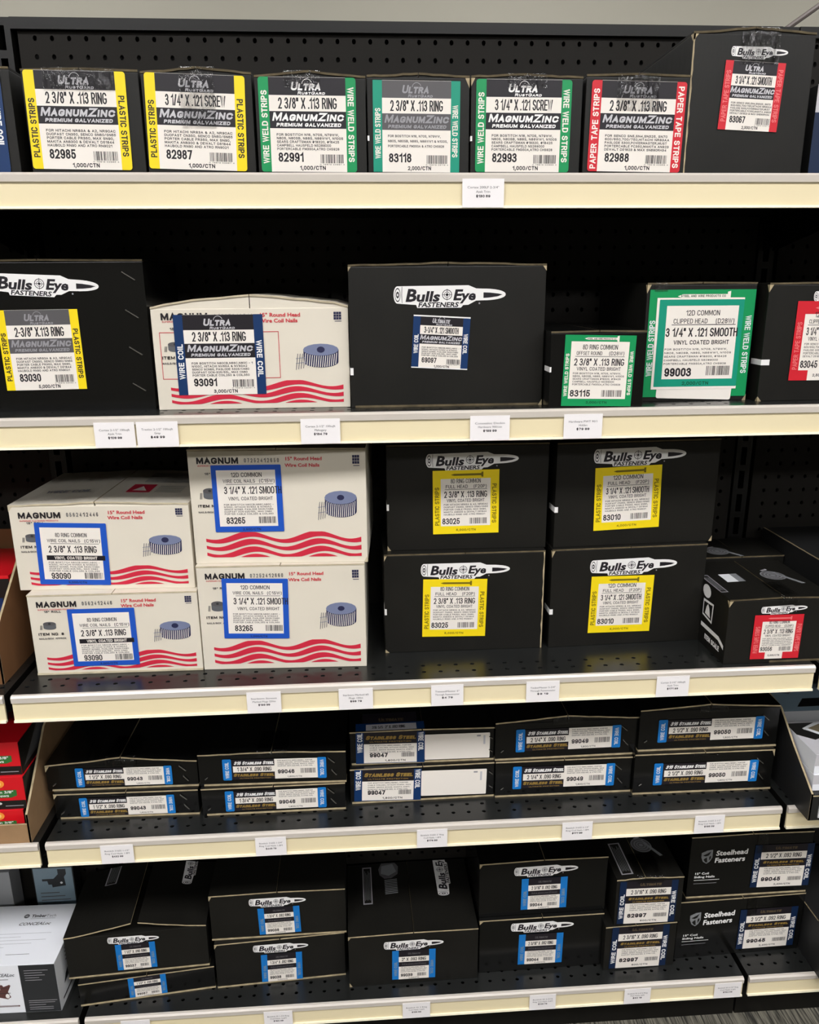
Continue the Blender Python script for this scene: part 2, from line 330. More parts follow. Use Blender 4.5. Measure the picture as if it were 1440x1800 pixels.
BOX = {
'82985':(-0.3993,1.0920,1.5097,0.1398,0.1188,0.0,{'lab': (0.0629, 0.0614, 0.1215, 0.1113, -0.7)}),
'82987':(-0.2567,1.0920,1.5097,0.1343,0.1171,0.0,{'lab': (0.0638, 0.0603, 0.1217, 0.1097, -1.6)}),
'82991':(-0.1191,1.0920,1.5097,0.1373,0.1140,0.0,{'lab': (0.0645, 0.0575, 0.1207, 0.1087, -0.3)}),
'83118':(0.0200,1.0920,1.5097,0.1292,0.1153,0.0,{'lab': (0.062, 0.056, 0.1102, 0.106, -0.4)}),
'82993':(0.1513,1.0920,1.5097,0.1428,0.1156,0.0,{'lab': (0.0674, 0.0573, 0.1223, 0.1081, -0.2)}),
'82988':(0.2984,1.0920,1.5097,0.1353,0.1183,0.0,{'lab': (0.0683, 0.0572, 0.1233, 0.1069, -0.8)}),
'83067':(0.4324,1.0920,1.5097,0.1603,0.1679,0.0,{'lab': (0.0826, 0.0937, 0.0792, 0.0805, -2.4), 'logo': (0.0879, 0.1447, 0.0745, 0.0139, -1.1)}),
'83030':(-0.5659,1.1400,1.2061,0.2780,0.2036,0.0,{'lab': (0.1306, 0.0844, 0.1092, 0.1087, 0.5), 'logo': (0.1421, 0.1713, 0.1495, 0.0297, -3.0)}),
'93091':(-0.2813,1.1300,1.2061,0.2697,0.1409,0.0,{'lab': (0.0907, 0.0756, 0.1218, 0.1096, 0.0)}),
'69097':(-0.0102,1.1200,1.2061,0.2762,0.1945,0.0,{'lab': (0.1268, 0.0896, 0.0795, 0.0724, -3.2), 'logo': (0.1393, 0.1529, 0.1555, 0.0303, -0.1)}),
'83115':(0.2602,1.0830,1.2061,0.1367,0.1053,0.0,{'lab': (0.0681, 0.0504, 0.0992, 0.0982, -1.3)}),
'99003':(0.4116,1.1330,1.2061,0.1599,0.1679,0.0,{'lab': (0.0814, 0.0824, 0.1546, 0.1516, -0.1), 'inner': (0.0806, 0.083, 0.124, 0.1232, -0.1), 'tag': (0.0801, 0.0181, 0.1126, 0.0332, -2.0)}),
'83045':(0.5821,1.1180,1.2061,0.1463,0.1668,0.0,{'lab': (0.0925, 0.0852, 0.0985, 0.1117, -0.4), 'logo': (0.1133, 0.1491, 0.0946, 0.0228, 3.3)}),
'93090b':(-0.5022,1.1300,0.8017,0.2511,0.1314,-0.5,{'lab': (0.1063, 0.0604, 0.0995, 0.0943, -0.1)}),
'93090a':(-0.5188,1.1511,0.9331,0.2638,0.1339,-2.3,{'lab': (0.0863, 0.0571, 0.1054, 0.0973, -1.5)}),
'83265b':(-0.2494,1.1272,0.8017,0.2519,0.1706,-1.8,{'lab': (0.0856, 0.1007, 0.0992, 0.0979, -1.3)}),
'83265a':(-0.2507,1.1395,0.9723,0.2590,0.1751,-3.3,{'lab': (0.0844, 0.1006, 0.1021, 0.1018, 0.3)}),
'83025b':(0.0333,1.1635,0.8017,0.2554,0.1680,-0.1,{'lab': (0.1114, 0.0749, 0.1021, 0.0985, -1.2), 'logo': (0.1284, 0.1385, 0.1416, 0.0259, -0.6)}),
'83025a':(0.0398,1.1809,0.9696,0.2520,0.1700,-0.8,{'lab': (0.1234, 0.0778, 0.1036, 0.1024, 0.5), 'logo': (0.1326, 0.144, 0.1438, 0.0282, 0.7)}),
'83010b':(0.2994,1.1622,0.8017,0.2563,0.1689,2.1,{'lab': (0.1177, 0.0708, 0.1043, 0.098, -0.9), 'logo': (0.1351, 0.1365, 0.1442, 0.0257, 0.3)}),
'83010a':(0.3025,1.1705,0.9706,0.2640,0.1691,2.8,{'lab': (0.1169, 0.0779, 0.1079, 0.1019, 1.3), 'logo': (0.1331, 0.1453, 0.1495, 0.0275, 0.2)}),
'93056':(0.5562,1.0810,0.8017,0.1655,0.1079,0.7,{'lab': (0.0812, 0.0438, 0.0785, 0.0739, -0.6), 'logo': (0.0881, 0.0894, 0.0734, 0.0123, 1.9)}),
'99043b':(-0.5200,1.1592,0.5217,0.2363,0.0482,-1.0,{'lab': (0.1188, 0.0218, 0.1561, 0.0362, 0.3)}),
'99043a':(-0.5308,1.1680,0.5698,0.2476,0.0490,-0.8,{'lab': (0.1267, 0.0238, 0.1575, 0.0358, -0.3)}),
'99046b':(-0.2777,1.1497,0.5217,0.2388,0.0519,0.1,{'lab': (0.1228, 0.0259, 0.1677, 0.0391, -0.2)}),
'99046a':(-0.2800,1.1574,0.5736,0.2437,0.0594,-1.4,{'lab': (0.1254, 0.0298, 0.1712, 0.0398, -0.2)}),
'99047b':(-0.0308,1.1628,0.5217,0.2472,0.0675,0.7,{'lab': (0.0641, 0.038, 0.1141, 0.0695, -1.9), 'tag': (0.1771, 0.0327, 0.1124, 0.0492, -1.2)}),
'99047a':(-0.0297,1.1752,0.5891,0.2458,0.0632,-0.5,{'lab': (0.0686, 0.034, 0.1167, 0.0683, -0.7), 'tag': (0.1825, 0.0299, 0.1112, 0.0484, -0.1)}),
'99049b':(0.2177,1.1621,0.5217,0.2379,0.0697,-0.3,{'lab': (0.1188, 0.0369, 0.1776, 0.0442, -0.3)}),
'99049a':(0.2168,1.1663,0.5913,0.2464,0.0722,0.4,{'lab': (0.1262, 0.0367, 0.1819, 0.0434, 0.1)}),
'99050b':(0.4564,1.1516,0.5217,0.2451,0.0789,-0.4,{'lab': (0.1262, 0.0388, 0.184, 0.043, -0.1)}),
'99050a':(0.4631,1.1604,0.6006,0.2438,0.0791,-0.3,{'lab': (0.125, 0.0381, 0.1845, 0.0434, -0.0)}),
'99037b':(-0.5316,1.1691,0.1166,0.2392,0.0498,5.6,{'lab': (0.1192, 0.0312, 0.0667, 0.0532, 0.4)}),
'99037a':(-0.5511,1.1820,0.1664,0.2498,0.0906,3.1,{'lab': (0.1219, 0.0376, 0.0699, 0.0571, -0.0), 'logo': (0.12, 0.0742, 0.0903, 0.0151, -1.8)}),
'99038b':(-0.2894,1.1904,0.1166,0.2382,0.0994,3.1,{'lab': (0.12, 0.0346, 0.0754, 0.0624, -0.8), 'logo': (0.1197, 0.0789, 0.1013, 0.0175, -1.7)}),
'99038a':(-0.2942,1.2009,0.2159,0.2467,0.0981,0.4,{'lab': (0.1248, 0.0369, 0.0761, 0.0583, 1.3), 'logo': (0.123, 0.0781, 0.1032, 0.0182, -0.0)}),
'99039':(-0.0440,1.1747,0.1166,0.2404,0.1144,0.9,{'lab': (0.1201, 0.0432, 0.0806, 0.066, -0.8), 'logo': (0.1203, 0.0884, 0.111, 0.0175, 0.1)}),
'99044b':(0.2004,1.1887,0.1166,0.2365,0.1205,0.6,{'lab': (0.117, 0.0483, 0.0848, 0.0693, -0.8), 'logo': (0.1189, 0.0993, 0.1199, 0.0202, -0.4)}),
'99044a':(0.1996,1.1966,0.2371,0.2404,0.1187,0.8,{'lab': (0.122, 0.0465, 0.0864, 0.0689, -0.2), 'logo': (0.1243, 0.097, 0.1201, 0.022, 0.6)}),
'82997b':(0.4370,1.1772,0.1166,0.1380,0.1005,1.6,{'lab': (0.0673, 0.0497, 0.1112, 0.1014, -1.5)}),
'82997a':(0.4528,1.1813,0.2171,0.1269,0.1013,0.2,{'lab': (0.0608, 0.0469, 0.1105, 0.0991, -0.8)}),
'99045b':(0.5819,1.1945,0.1166,0.2513,0.1316,1.5,{'lab': (0.1814, 0.0566, 0.1158, 0.0922, -0.4), 'steel': (0.0685, 0.0894, 0.0885, 0.0339, 1.5)}),
'99045a':(0.5975,1.2035,0.2481,0.2356,0.1368,0.2,{'lab': (0.1815, 0.0637, 0.1156, 0.0948, -1.0), 'steel': (0.0663, 0.0919, 0.0894, 0.0324, 1.0)}),
'timber':(-0.7725,1.1641,0.1166,0.2096,0.1064,-1.0,{}),
}
# ---------------------------------------------------------------- the artwork of the labels
HIT = ['FOR HITACHI NR83A & A2, NR90AC', 'DUOFAST CN350, SENCO SN60/SN65', 'PORTER CABLE FR350, MAX SN90,', 'MAKITA AN8300 & DEWALT D51844', 'HAUBOLD RN90 AND ATRO RN9021']
BOS = ['FOR BOSTITCH N16, N70S, N79WW,', 'N80S, N80SB, N88S, N88WW1, N100S', 'SEARS CRAFTSMAN #18320, #18425', 'CAMPBELL HAUSFELD NS289000', 'PORTERCABLE FM350A,ATRO CHS928']
BO3 = ['FOR BOSTITCH N16, N70S, N79WW,', 'N80S, N80SB, N88S, N88WW1 & N100S,', 'PORTERCABLE FM350A & ATRO CHS928']
SEN = ['FOR SENCO SN5,SN4,SN325, SN70', '600/650,700/750,HITACHI NR83AA', 'PASLODE 5300,POWERMASTER,MUST', 'PORTERCABLE FC350,MAKITA AN923', 'DEWALT D51823 & MAX SN890RH34']
COI = ['FOR BOSTITCH N80CB,N66C,N80C - 1', 'N100C, HITACHI NV65A & NV83A2', 'SENCO SCN65, PASLODE 5325/CN80', 'DUOFAST DCN-325/65L, MAX CN80', 'PORTER CABLE COIL250 & COIL350']
STN = ['FOR BOSTITCH N66C,N66BC, PORTER', 'CABLE COIL250, HITACHI NV65A, MAX', 'CN565, SENCO SCN49, MAKITA AN611', 'DUOFAST DCN-325/65L & ATRO COIL']

def side_text(s, t, col, ul=.085, ur=.915, hgt=.058, v0=.1, v1=.75, off=0):
    s.text(t, ul, v1-.04, v0, hgt, col, .012, rot=90)
    s.text(t, ur, v0+.02, v1, hgt, col, .012, rot=-90)
def ultra(s, sku, size, side, col, ctn, lines, scol='ink', head='silver', mz='silver', dark='black', title='Ultra', sub='RustGard', seed=1, bw=.105, mag='MagnumZinc', prem='PREMIUM GALVANIZED', rnd=True, paper='paper', sidev=(.12, .76)):
    s.rrect(0, 0, 1, 1, .0035 if rnd else .0004, paper, 1)
    s.rect(bw, .812, 1-bw, .998, dark, 1.3); s.rect(bw, .465, 1-bw, .645, dark, 1.3)
    s.rrect(0, 0, bw, 1, .0035 if rnd else .0004, col, 1.4, corners='ad'); s.rrect(1-bw, 0, 1, 1, .0035 if rnd else .0004, col, 1.4, corners='bc')
    s.text(title, .33, .63, .862, .088, head, .014, shear=.2, sc=True)
    s.ring(.5, .925, .048*s.w, .054*s.w, head, 2, 'lettering', a0=20, a1=175, n=12)
    if sub: s.text(sub, .40, .68, .820, .032, head, .012, shear=.2, sc=True)
    s.text(size, .20, .80, .671, .117, 'ink', .008)
    s.text(mag[:-4], .13, .585, .543, .088, mz, .010, shear=.22, sc=True); s.text(mag[-4:], .60, .86, .543, .088, mz, .010, shear=.22, sc=True)
    if prem: s.text(prem, .17, .84, .484, .038, mz, .02, shear=.2)
    n = len(lines); dv = .038 if n > 3 else .055
    s.small(lines, .17, .86, .385, dv, .027, 'ink', .005)
    s.text(sku, .18, .44, .108, .100, 'ink', .014)
    s.barcode(.62, .095, .86, .19, seed)
    s.text('0 76813 0'+sku[1:]+' 4', .61, .87, .075, .014, 'ink', .0)
    s.text(ctn, .40, .67, .022, .044, 'ink', .012)
    side_text(s, side, scol, bw*.82, 1-bw*.82, bw*.6, *sidev)
def nail_icon(s, u0, u1, v, hgt, col):
    m = (hgt)/2
    s.poly([(u0, v), (u0+.05, v+m), (u1-.03, v+m), (u1-.03, v+m*2.2), (u1, v+m*2.6), (u1, v-m*2.6), (u1-.03, v-m*2.2), (u1-.03, v-m), (u0+.05, v-m)], col, 1.6)
def common(s, col, l1, l2a, l2b, size, sku, ctn, side, scol='paper', lines=BOS, nail='paper', seed=3, icon_text=None, frame=(.10, .90, .105, .895), ctncol='ink', bright='VINYL COATED BRIGHT'):
    a, b, c, d = frame
    s.rect(0, 0, 1, 1, col, 1); s.rect(a, c, b, d, 'paper', 1.3)
    if nail:
        nail_icon(s, .27, .76, (d+1)/2-.004, .032, nail)
        if icon_text: s.text(icon_text, .31, .72, (d+1)/2-.016, .02, 'ink' if nail == 'paper' else 'dim', .01, lay=2.3)
    W = b-a; x = lambda t: a+W*t
    s.text(l1, x(.2), x(.8), .80, .068, 'ink', .0)
    s.text(l2a, x(.1), x(.54), .722, .052, 'ink', .0); s.text(l2b, x(.66), x(.92), .722, .052, 'ink', .0)
    s.rect(x(.08), .700, x(.93), .707, 'ink', 2, 'lettering')
    s.text(size, x(.07), x(.93), .575, .10, 'ink', .006)
    s.text(bright, x(.12), x(.88), .505, .050, 'ink', .0)
    s.small(lines, x(.06), x(.95), .452, .039, .026, 'ink', .0)
    s.text(sku, x(.03), x(.38), c+.03, .095, 'ink', .01)
    s.barcode(x(.58), c+.03, x(.93), c+.125, seed)
    if ctn: s.text(ctn, .35, .65, c*.35, .034, ctncol, .01)
    if side: side_text(s, side, scol, a*.80, 1-(1-b)*.80, a*.55, .14, .78)
def blueframe(s, l1, size, sku, ctn, band=False, wide=False, seed=5):
    s.rrect(0, 0, 1, 1, .0015, 'blue', 1); s.rect(.07, .085, .915, .925, 'paper', 1.3)
    e = .048 if wide else 0
    s.text(l1, .28, .72, .775+e, .066, 'ink', .0)
    s.text('WIRE COIL NAILS', .16, .62, .69+e, .052, 'ink', .0); s.text('(C15W)', .68, .90, .69+e, .052, 'ink', .0)
    s.rect(.2, .665+e, .88, .672+e, 'ink', 2, 'lettering')
    s.text(size, .17, .99 if wide else .84, .525+e, .11, 'ink', .006)
    if band:
        s.rect(.13, .40, .95, .478, 'black', 1.5); s.text('VINYL COATED BRIGHT', .24, .84, .415, .048, 'paper', .01)
    else: s.text('VINYL COATED BRIGHT', .22, .86, .43+e, .052, 'ink', .0)
    s.small([l[:31] for l in COI], .15, .88, .352+e, .035, .025, 'ink', .0)
    s.text(sku, .17, .44, .095+e*.6, .10, 'ink', .01); s.barcode(.64, .10+e*.6, .90, .20+e*.6, seed)
    s.text(ctn, .40, .66, .022, .034, 'ink', .0)
def strip316(s, sku, size, ctn='1,800/CTN', seed=2):
    s.rrect(0, 0, .085, 1, .002, 'sky', 1); s.rrect(.915, 0, 1, 1, .002, 'sky', 1)
    s.rect(.085, .03, .915, .97, 'black', .8)
    s.rect(.10, .37, .50, .66, 'paper', 1.3); s.rect(.50, .03, .915, .97, 'paper', 1.4)
    s.text('316 Stainless Steel', .11, .49, .73, .16, 'white', .022, shear=.3, sc=True)
    s.text(size, .14, .47, .42, .19, 'ink', .008)
    s.text('Stainless Steel', .10, .49, .17, .15, 'gold', .022, shear=.25, sc=True)
    s.text('ULTIMATE PROTECTION', .16, .46, .06, .05, 'gold', .01)
    s.small(STN, .53, .89, .86, .085, .05, 'ink', .002)
    s.text(sku, .53, .69, .27, .19, 'ink', .018); s.barcode(.75, .27, .90, .5, seed); s.text(ctn, .62, .76, .08, .075, 'ink', .0)
    s.text('WIRE COIL', .060, .86, .10, .036, 'kitwhite', .008, rot=90); s.text('WIRE COIL', .940, .12, .88, .036, 'kitwhite', .008, rot=-90)
def navylabel(s, sku, size, ctn='600/CTN', top=True, seed=4, bw=.115, sv=(.12, .74)):
    s.rect(0, 0, 1, 1, 'deepnavy', 1); s.rect(bw, .6, 1-bw, 1, 'black', 1.2); s.rect(bw, 0, 1-bw, .6, 'paper', 1.2)
    s.rect(bw, .66, 1-bw, .83, 'paper', 1.3) if top else None
    s.rect(bw, .48, 1-bw, .66, 'black', 1.3)
    if top:
        s.text('Ultimate', .34, .70, .885, .07, 'dullgold', .02, shear=.2, sc=True)
        s.text(size, .2, .8, .695, .10, 'ink', .006)
    s.text('Stainless Steel', .16, .85, .56, .06, 'gold', .022, shear=.25, sc=True)
    s.text('ULTIMATE PROTECTION', .24, .78, .50, .028, 'gold', .01)
    s.small(STN, .2, .84, .43, .042, .024, 'ink', .002)
    s.text(sku, .17, .50, .14, .095, 'ink', .022); s.barcode(.62, .14, .85, .23, seed); s.text(ctn, .40, .68, .04, .04, 'ink', .008)
    side_text(s, 'WIRE COIL', 'white', bw*.82, 1-bw*.82, bw*.62, *sv)
def smallblue(s, sku, size, seed=6):
    bw = .15
    s.rect(0, 0, 1, 1, 'sky', 1); s.rect(bw, 0, 1-bw, 1, 'black', 1.2)
    s.rect(bw, .60, 1-bw, .78, 'paper', 1.3); s.rect(bw, 0, 1-bw, .44, 'paper', 1.3)
    s.text('Ultimate', .36, .64, .85, .07, 'dim', .02, shear=.2, sc=True)
    s.text(size, .22, .78, .635, .11, 'ink', .008); s.text('MagnumZinc', .22, .78, .49, .06, 'dim', .01, shear=.2, sc=True)
    s.small(STN, .2, .8, .39, .05, .03, 'ink', .002)
    s.text(sku, .2, .47, .09, .105, 'ink', .018); s.barcode(.58, .09, .80, .2, seed); s.text('2,400/CTN', .38, .62, .02, .04, 'ink')
    s.text('WIRE COIL', bw*.78, .62, .12, .07, 'kitblue', .01, rot=90); s.text('WIRE COIL', 1-bw*.78, .12, .62, .07, 'kitblue', .01, rot=-90)
def bullet(s, g='printed_logo', simple=False):
    """cartridge shaped logo; unit = total length L = s.w, centred vertically at v=.54"""
    L = s.w; cy = .54*s.h
    P = lambda pts: [(x*L, cy+y*L) for x, y in pts]
    cap = [(.035-.035*math.sin(math.radians(a)), .074*math.cos(math.radians(a))) for a in range(0, 181, 15)]
    body = cap[::-1] + [(.035, .076), (.665, .080), (.735, .052), (.80, .050)]
    tip = [(.80+.2*math.sin(math.radians(a)), .050*math.cos(math.radians(a))**.9 if a < 90 else 0) for a in range(0, 91, 10)]
    low = [(x, -y) for x, y in tip[::-1]][1:]
    s.poly(P(list(cap[::-1]) + [(.665, .080), (.735, .052)] + tip + low + [(.735, -.052), (.665, -.088), (.62, -.09), (.60, -.112), (.21, -.112), (.20, -.086)]), 'white', 1, g, n=False)
    s.poly(P([(.80, .018), (.86, .016), (.93, .008), (.972, 0), (.93, -.016), (.86, -.026), (.80, -.03)]), 'black', 1.4, g, n=False)
    s.ring(.036, cy/s.h, .05*L, .06*L, 'black', 1.4, g, asp=.42); s.ring(.036, cy/s.h, .012*L, .028*L, 'black', 1.4, g, asp=.5)
    s.poly(P([(.074, .07), (.078, .07), (.074, 0), (.078, -.07), (.074, -.07), (.069, 0)]), 'black', 1.4, g, n=False)
    def tx(t, x0, x1, y, h, bold, sh=.22):
        vs, fs, W = layout(t, bold); sx = (x1-x0)*L/W; hh = h*L
        s.mb('lettering').raw([s.fn(x0*L+x*sx+yy*hh*sh, cy+y*L+yy*hh, 2) for x, yy in vs], fs, ink('black'))
    tx('B', .10, .195, -.055, .108, .035); tx('ulls', .195, .405, -.055, .088, .035)
    tx('E', .525, .60, -.045, .092, .035); tx('ye', .60, .725, -.045, .085, .035)
    if not simple: s.ring(.475, cy/s.h, .038*L, .044*L, 'black', 1.6, g); s.ring(.475, cy/s.h, .022*L, .026*L, 'black', 1.6, g)
    s.disc(.475, cy/s.h, .012*L, .012*L, 'black', 1.6, g)
    for a, b in (((.43, 0), (.52, 0)), ((.475, .05), (.475, -.05))):
        (x0, y0), (x1, y1) = a, b; t = .0022
        s.poly(P([(x0-(t if x0 == x1 else 0), y0-(t if y0 == y1 else 0)), (x1+(t if x0 == x1 else 0), y0-(t if y0 == y1 else 0)), (x1+(t if x0 == x1 else 0), y1+(t if y0 == y1 else 0)), (x0-(t if x0 == x1 else 0), y1+(t if y0 == y1 else 0))]), 'black', 1.7, g, n=False)
    tx('FASTENERS', .215, .575, -.105, .042, .03)
    s.disc(.765, (cy-.075*L)/s.h, .008*L, .008*L, 'grey', 1, g)
def coil_art(s, u0, v0, u1, v1, g='printed_artwork', dark=False):
    """a drum shaped coil of nails with slanted shanks and loose nails on the left"""
    U = lambda t: u0+(u1-u0)*t; V = lambda t: v0+(v1-v0)*t
    c1, c2, c3 = ('greyprint', 'dim', 'charcoal') if dark else ('navyprint', 'coilgrey', 'navyprint')
    n = 16
    def ell(cx, cy, rx, ry, a0=0, a1=360): return [(U(cx+rx*math.cos(math.radians(a0+(a1-a0)*k/n))), V(cy+ry*math.sin(math.radians(a0+(a1-a0)*k/n)))) for k in range(n+1)]
    s.poly(ell(.6, .74, .40, .22, 0, 180)[:-1] + ell(.6, .3, .39, .2, 180, 360), c1, 1, g)
    s.poly(ell(.6, .76, .40, .22)[:-1], c2, 1.3, g)
    s.ring((U(.6)), V(.76), 0, .07*(u1-u0)*s.w, c3, 1.5, g, asp=1.3, n=12)
    if not dark:
        for k in range(15):
            x = .25+k*.05; q = math.sqrt(max(0, 1-((x-.6)/.4)**2)); yt = .74-.21*q; yb = .31-.2*q
            s.poly([(U(x), V(yt)), (U(x+.014), V(yt)), (U(x-.016), V(yb)), (U(x-.034), V(yb))], 'paper', 1.5, g)
        for k in range(4):
            x = .03+k*.055
            s.line((U(x+.05), V(.62)), (U(x), V(.02+.02*k)), .0007, 'navyprint', 1.2, g)
        for vv in (.48, .3): s.line((U(.03), V(vv-.04)), (U(.26), V(vv)), .0006, 'coilgrey', 1.2, g)
    else:
        for k in range(3): s.line((U(.14-.05*k), V(.6)), (U(.1-.05*k), V(.1)), .0006, 'dim', 1.2, g)
def wave(s, u0, u1, v0, v1, g='printed_artwork'):
    n = 64; h = v1-v0; U = lambda t: u0+(u1-u0)*t; V = lambda t: v0+h*t; cl = lambda t: min(1, max(0, t))
    for k in range(4):
        for i in range(n):
            q = []
            for t in (i/n, (i+1)/n):
                ph = 2*math.pi*2.28*(t-.286-.012*k); mid = .775-.30*k+.145*math.cos(ph); th = .092+.030*math.cos(ph+1.0)
                q.append((t, cl(mid+th), cl(mid-th)))
            (a, t0, b0), (b, t1, b1) = q
            if t0-b0 < .02 and t1-b1 < .02: continue
            s.poly([(U(a), V(b0)), (U(b), V(b1)), (U(b), V(t1)), (U(a), V(t0))], 'redprint', 1, g)
def whitebox(s, digits='0562412446', big=True, frame=False, short=False):
    """everything printed on the white cartons"""
    G = 'printed_artwork'; w, h = s.w, s.h
    y = lambda t: 1-t
    hh = .0093/h
    s.text('MAGNUM', .05, .285, y(.125 if not short else .155), hh, 'ink', .017)
    s.text('SUPERIOR FASTENING PRODUCTS', .055, .27, y(.148 if not short else .19), .0022/h, 'redtext', .0)
    # dot matrix digits
    for i, ch in enumerate(digits): s.text(ch, .318+i*.0185, .328+i*.0185, y(.115 if not short else .14), .0062/h, 'greyprint' if i < 4 else 'dim', .01)
    s.text('15° Round Head', .545, .755, y(.10 if not short else .115), .0052/h, 'redtext', .028)
    s.text('Wire Coil Nails', .545, .74, y(.155 if not short else .175), .0052/h, 'redtext', .028)
    for k, (a, b) in enumerate(((0, .3), (.36, .62), (.68, .98))):
        for j in range(3):
            s.rect(.925+.0135*j, y(.06+.013*0+ (k*.026+.022)), .937+.0135*j, y(.06+k*.026), 'navyprint', 1, G)
    s.rect(.93, y(.152), .965, y(.146), 'navyprint', 1, G)
    s.text('15° ROLL', .09, .19, y(.22), .0034/h, 'dim', .012)
    coil_art(s, .055, y(.44), .15, y(.33), G, dark=True)
    s.text('ITEM NO: 8', .04, .19, y(.50), .0042/h, 'ink', .012); s.text('NAILS/BOX: APPROX', .04, .2, y(.55), .0028/h, 'dim', .01)
    coil_art(s, .715, y(.625), .945, y(.36), G)
    wave(s, .07, .965, y(.945), y(.72), G)
    if frame:
        for a, b, c, d in ((.035, .24, .64, .246), (.035, .69, .64, .696), (.035, .24, .038, .696), (.637, .24, .64, .696)): s.rect(a, y(d), c, y(b), 'redtext', 1, G)
def steel_logo(s):
    g = 'printed_logo'; w, h = s.w, s.h
    s.poly([(.0, .8), (.12, .95), (.24, .98), (.24, .45), (.19, .18), (.12, .05), (.04, .2), (.0, .5)], 'steelgrey', 1, g)
    s.poly([(.03, .62), (.13, .75), (.21, .88), (.16, .62), (.1, .55)], 'cartblack', 1.3, g); s.poly([(.05, .35), (.12, .5), (.14, .12), (.09, .15)], 'cartblack', 1.3, g)
    s.poly([(.17, .5), (.21, .6), (.21, .4), (.17, .25)], 'cartblack', 1.3, g)
    s.text('Steelhead', .31, 1.0, .56, .34, 'white', .03, shear=.1); s.text('Fasteners', .29, .95, .08, .34, 'white', .03, shear=.1)
# ---------------------------------------------------------------- room
def plate(name, x0, x1, y0, y1, z0, z1, m, kind='structure'):
    b = MB(); b.box(x0, x1, y0, y1, z0, z1, m); o = b.build(name); o['kind'] = kind; return o
RX0, RX1, RY0, RY1, RZ = -4.6, 4.6, -5.2, 3.5, 3.0
plate('floor', RX0, RX1, RY0, RY1, -.05, 0, 'carpet')
plate('ceiling', RX0, RX1, RY0, RY1, RZ, RZ+.05, 'ceiling')
plate('wall_back', RX0, RX1, RY1, RY1+.1, 0, RZ, 'wall'); plate('wall_front', RX0, RX1, RY0-.1, RY0, 0, RZ, 'far_wall')
plate('wall_left', RX0-.1, RX0, RY0, RY1, 0, RZ, 'far_wall'); plate('wall_right', RX1, RX1+.1, RY0, RY1, 0, RZ, 'far_wall')
rows = {-.62: 'row before the shelving', -3.1: 'row far from the shelving', 2.45: 'row behind the shelving'}
cols = {-3.0: 'leftmost', -1.2: 'second from left', .6: 'third from left', 2.4: 'rightmost'}
for x, y in PANELS:
    r = empty('ceiling_light', (x, y, RZ-.03)); tag(r, 'flat white ceiling light panel, %s in the %s' % (cols[x], rows[y]), 'light', 'ceiling light panels')
    b = MB(); W, D = .62, .31
    for a in ((-W, W, -D, -D+.02), (-W, W, D-.02, D), (-W, -W+.02, -D+.02, D-.02), (W-.02, W, -D+.02, D-.02)): b.box(*a, 0, .03, 'frame_white')
    b.build('frame', r); b = MB(); b.box(-W+.02, W-.02, -D+.02, D-.02, .008, .014, 'diffuser'); b.build('diffuser', r)

# ---------------------------------------------------------------- shelving
BAYS = [(-1.7438, -.5275), (-.517, .6965), (.7065, 1.92)]
BP = [-1.7303, -.5223, .7015, 1.925]        # upright centres
YF = {1: 1.0759, 2: 1.0759, 3: 1.0660, 4: 1.0993, 5: 1.1424}
ZS = {1: 1.5097, 2: 1.2061, 3: .8017, 4: .5217, 5: .1166}
def perforated(mb, x0, y0, nx, ny, px, py, r, put, m, asp=1):
    """sheet of nx by ny cells with round holes; put(u,v,depth)->xyz"""
    for i in range(nx):
        for j in range(ny):
            cx, cy = x0+(i+.5)*px, y0+(j+.5)*py; hx, hy = px/2, py/2
            out = [(hx, 0), (hx, hy), (0, hy), (-hx, hy), (-hx, 0), (-hx, -hy), (0, -hy), (hx, -hy)]
            inn = [(r*math.cos(k*math.pi/4)*asp, r*math.sin(k*math.pi/4)) for k in range(8)]
            vs = [put(cx+a, cy+b, 0) for a, b in out] + [put(cx+a, cy+b, 0) for a, b in inn] + [put(cx+a, cy+b, 1) for a, b in inn]
            fs = [(k, (k+1) % 8, 8+(k+1) % 8, 8+k) for k in range(8)] + [(8+k, 8+(k+1) % 8, 16+(k+1) % 8, 16+k) for k in range(8)]
            mb.raw(vs, fs, m)
fr = empty('shelving_frame', (.09, 1.40, 0)); tag(fr, 'black steel perforated shelving frame with slotted uprights behind the shelves', 'shelving')
ZT = 1.764
for xc in BP:      # slotted uprights
    b = MB(); W = .028; p = .0445; sl = .0052; n = int((ZT-.02)/p)
    x = xc-.09
    b.box(x-W/2, x-sl, -.028, .03, .0, ZT, 'black_steel'); b.box(x+sl, x+W/2, -.028, .03, .0, ZT, 'black_steel')
    for k in range(n+1):
        z1 = ZT-k*p-.0; z0 = z1-.011
        b.box(x-sl, x+sl, -.028, -.020, max(z0, 0), z1, 'black_steel')
    b.build('upright', fr)
mb = MB(); NXH, NZH, PH = 46, 64, .0254
ztop = 1.7377+.0127
perforated(mb, 0, 0, NXH, NZH, PH, PH, .0040, lambda u, v, d: (u, d*.0035, -v), 'board', .82)
hw = NXH*PH
mb.box(-.012, 0, 0, .003, -NZH*PH, 0, 'board'); mb.box(hw, hw+.006, 0, .003, -NZH*PH, 0, 'board')
pm = mb.mesh('pegboard_panel', fix=False)
for i, x0 in enumerate((-1.7100, -.476-.0127, .7378)):
    link('pegboard_panel', pm, fr, (x0-.09, 1.378-1.40, ztop))
    b = MB(); b.extrude([(-.030, ZT), (-.030, ZT-.016), (-.024, ZT-.0165), (-.012, ZT-.0165), (-.012, ZT)], BP[i]+.0145-.09, BP[i+1]-.0145-.09, 'black_steel'); b.build('top_rail', fr)
    b = MB(); b.box(BP[i]+.002-.09, BP[i+1]-.002-.09, 1.170-1.40, 1.180-1.40, 0, ZS[5]-.045, 'black_steel'); b.build('kick_plate', fr)
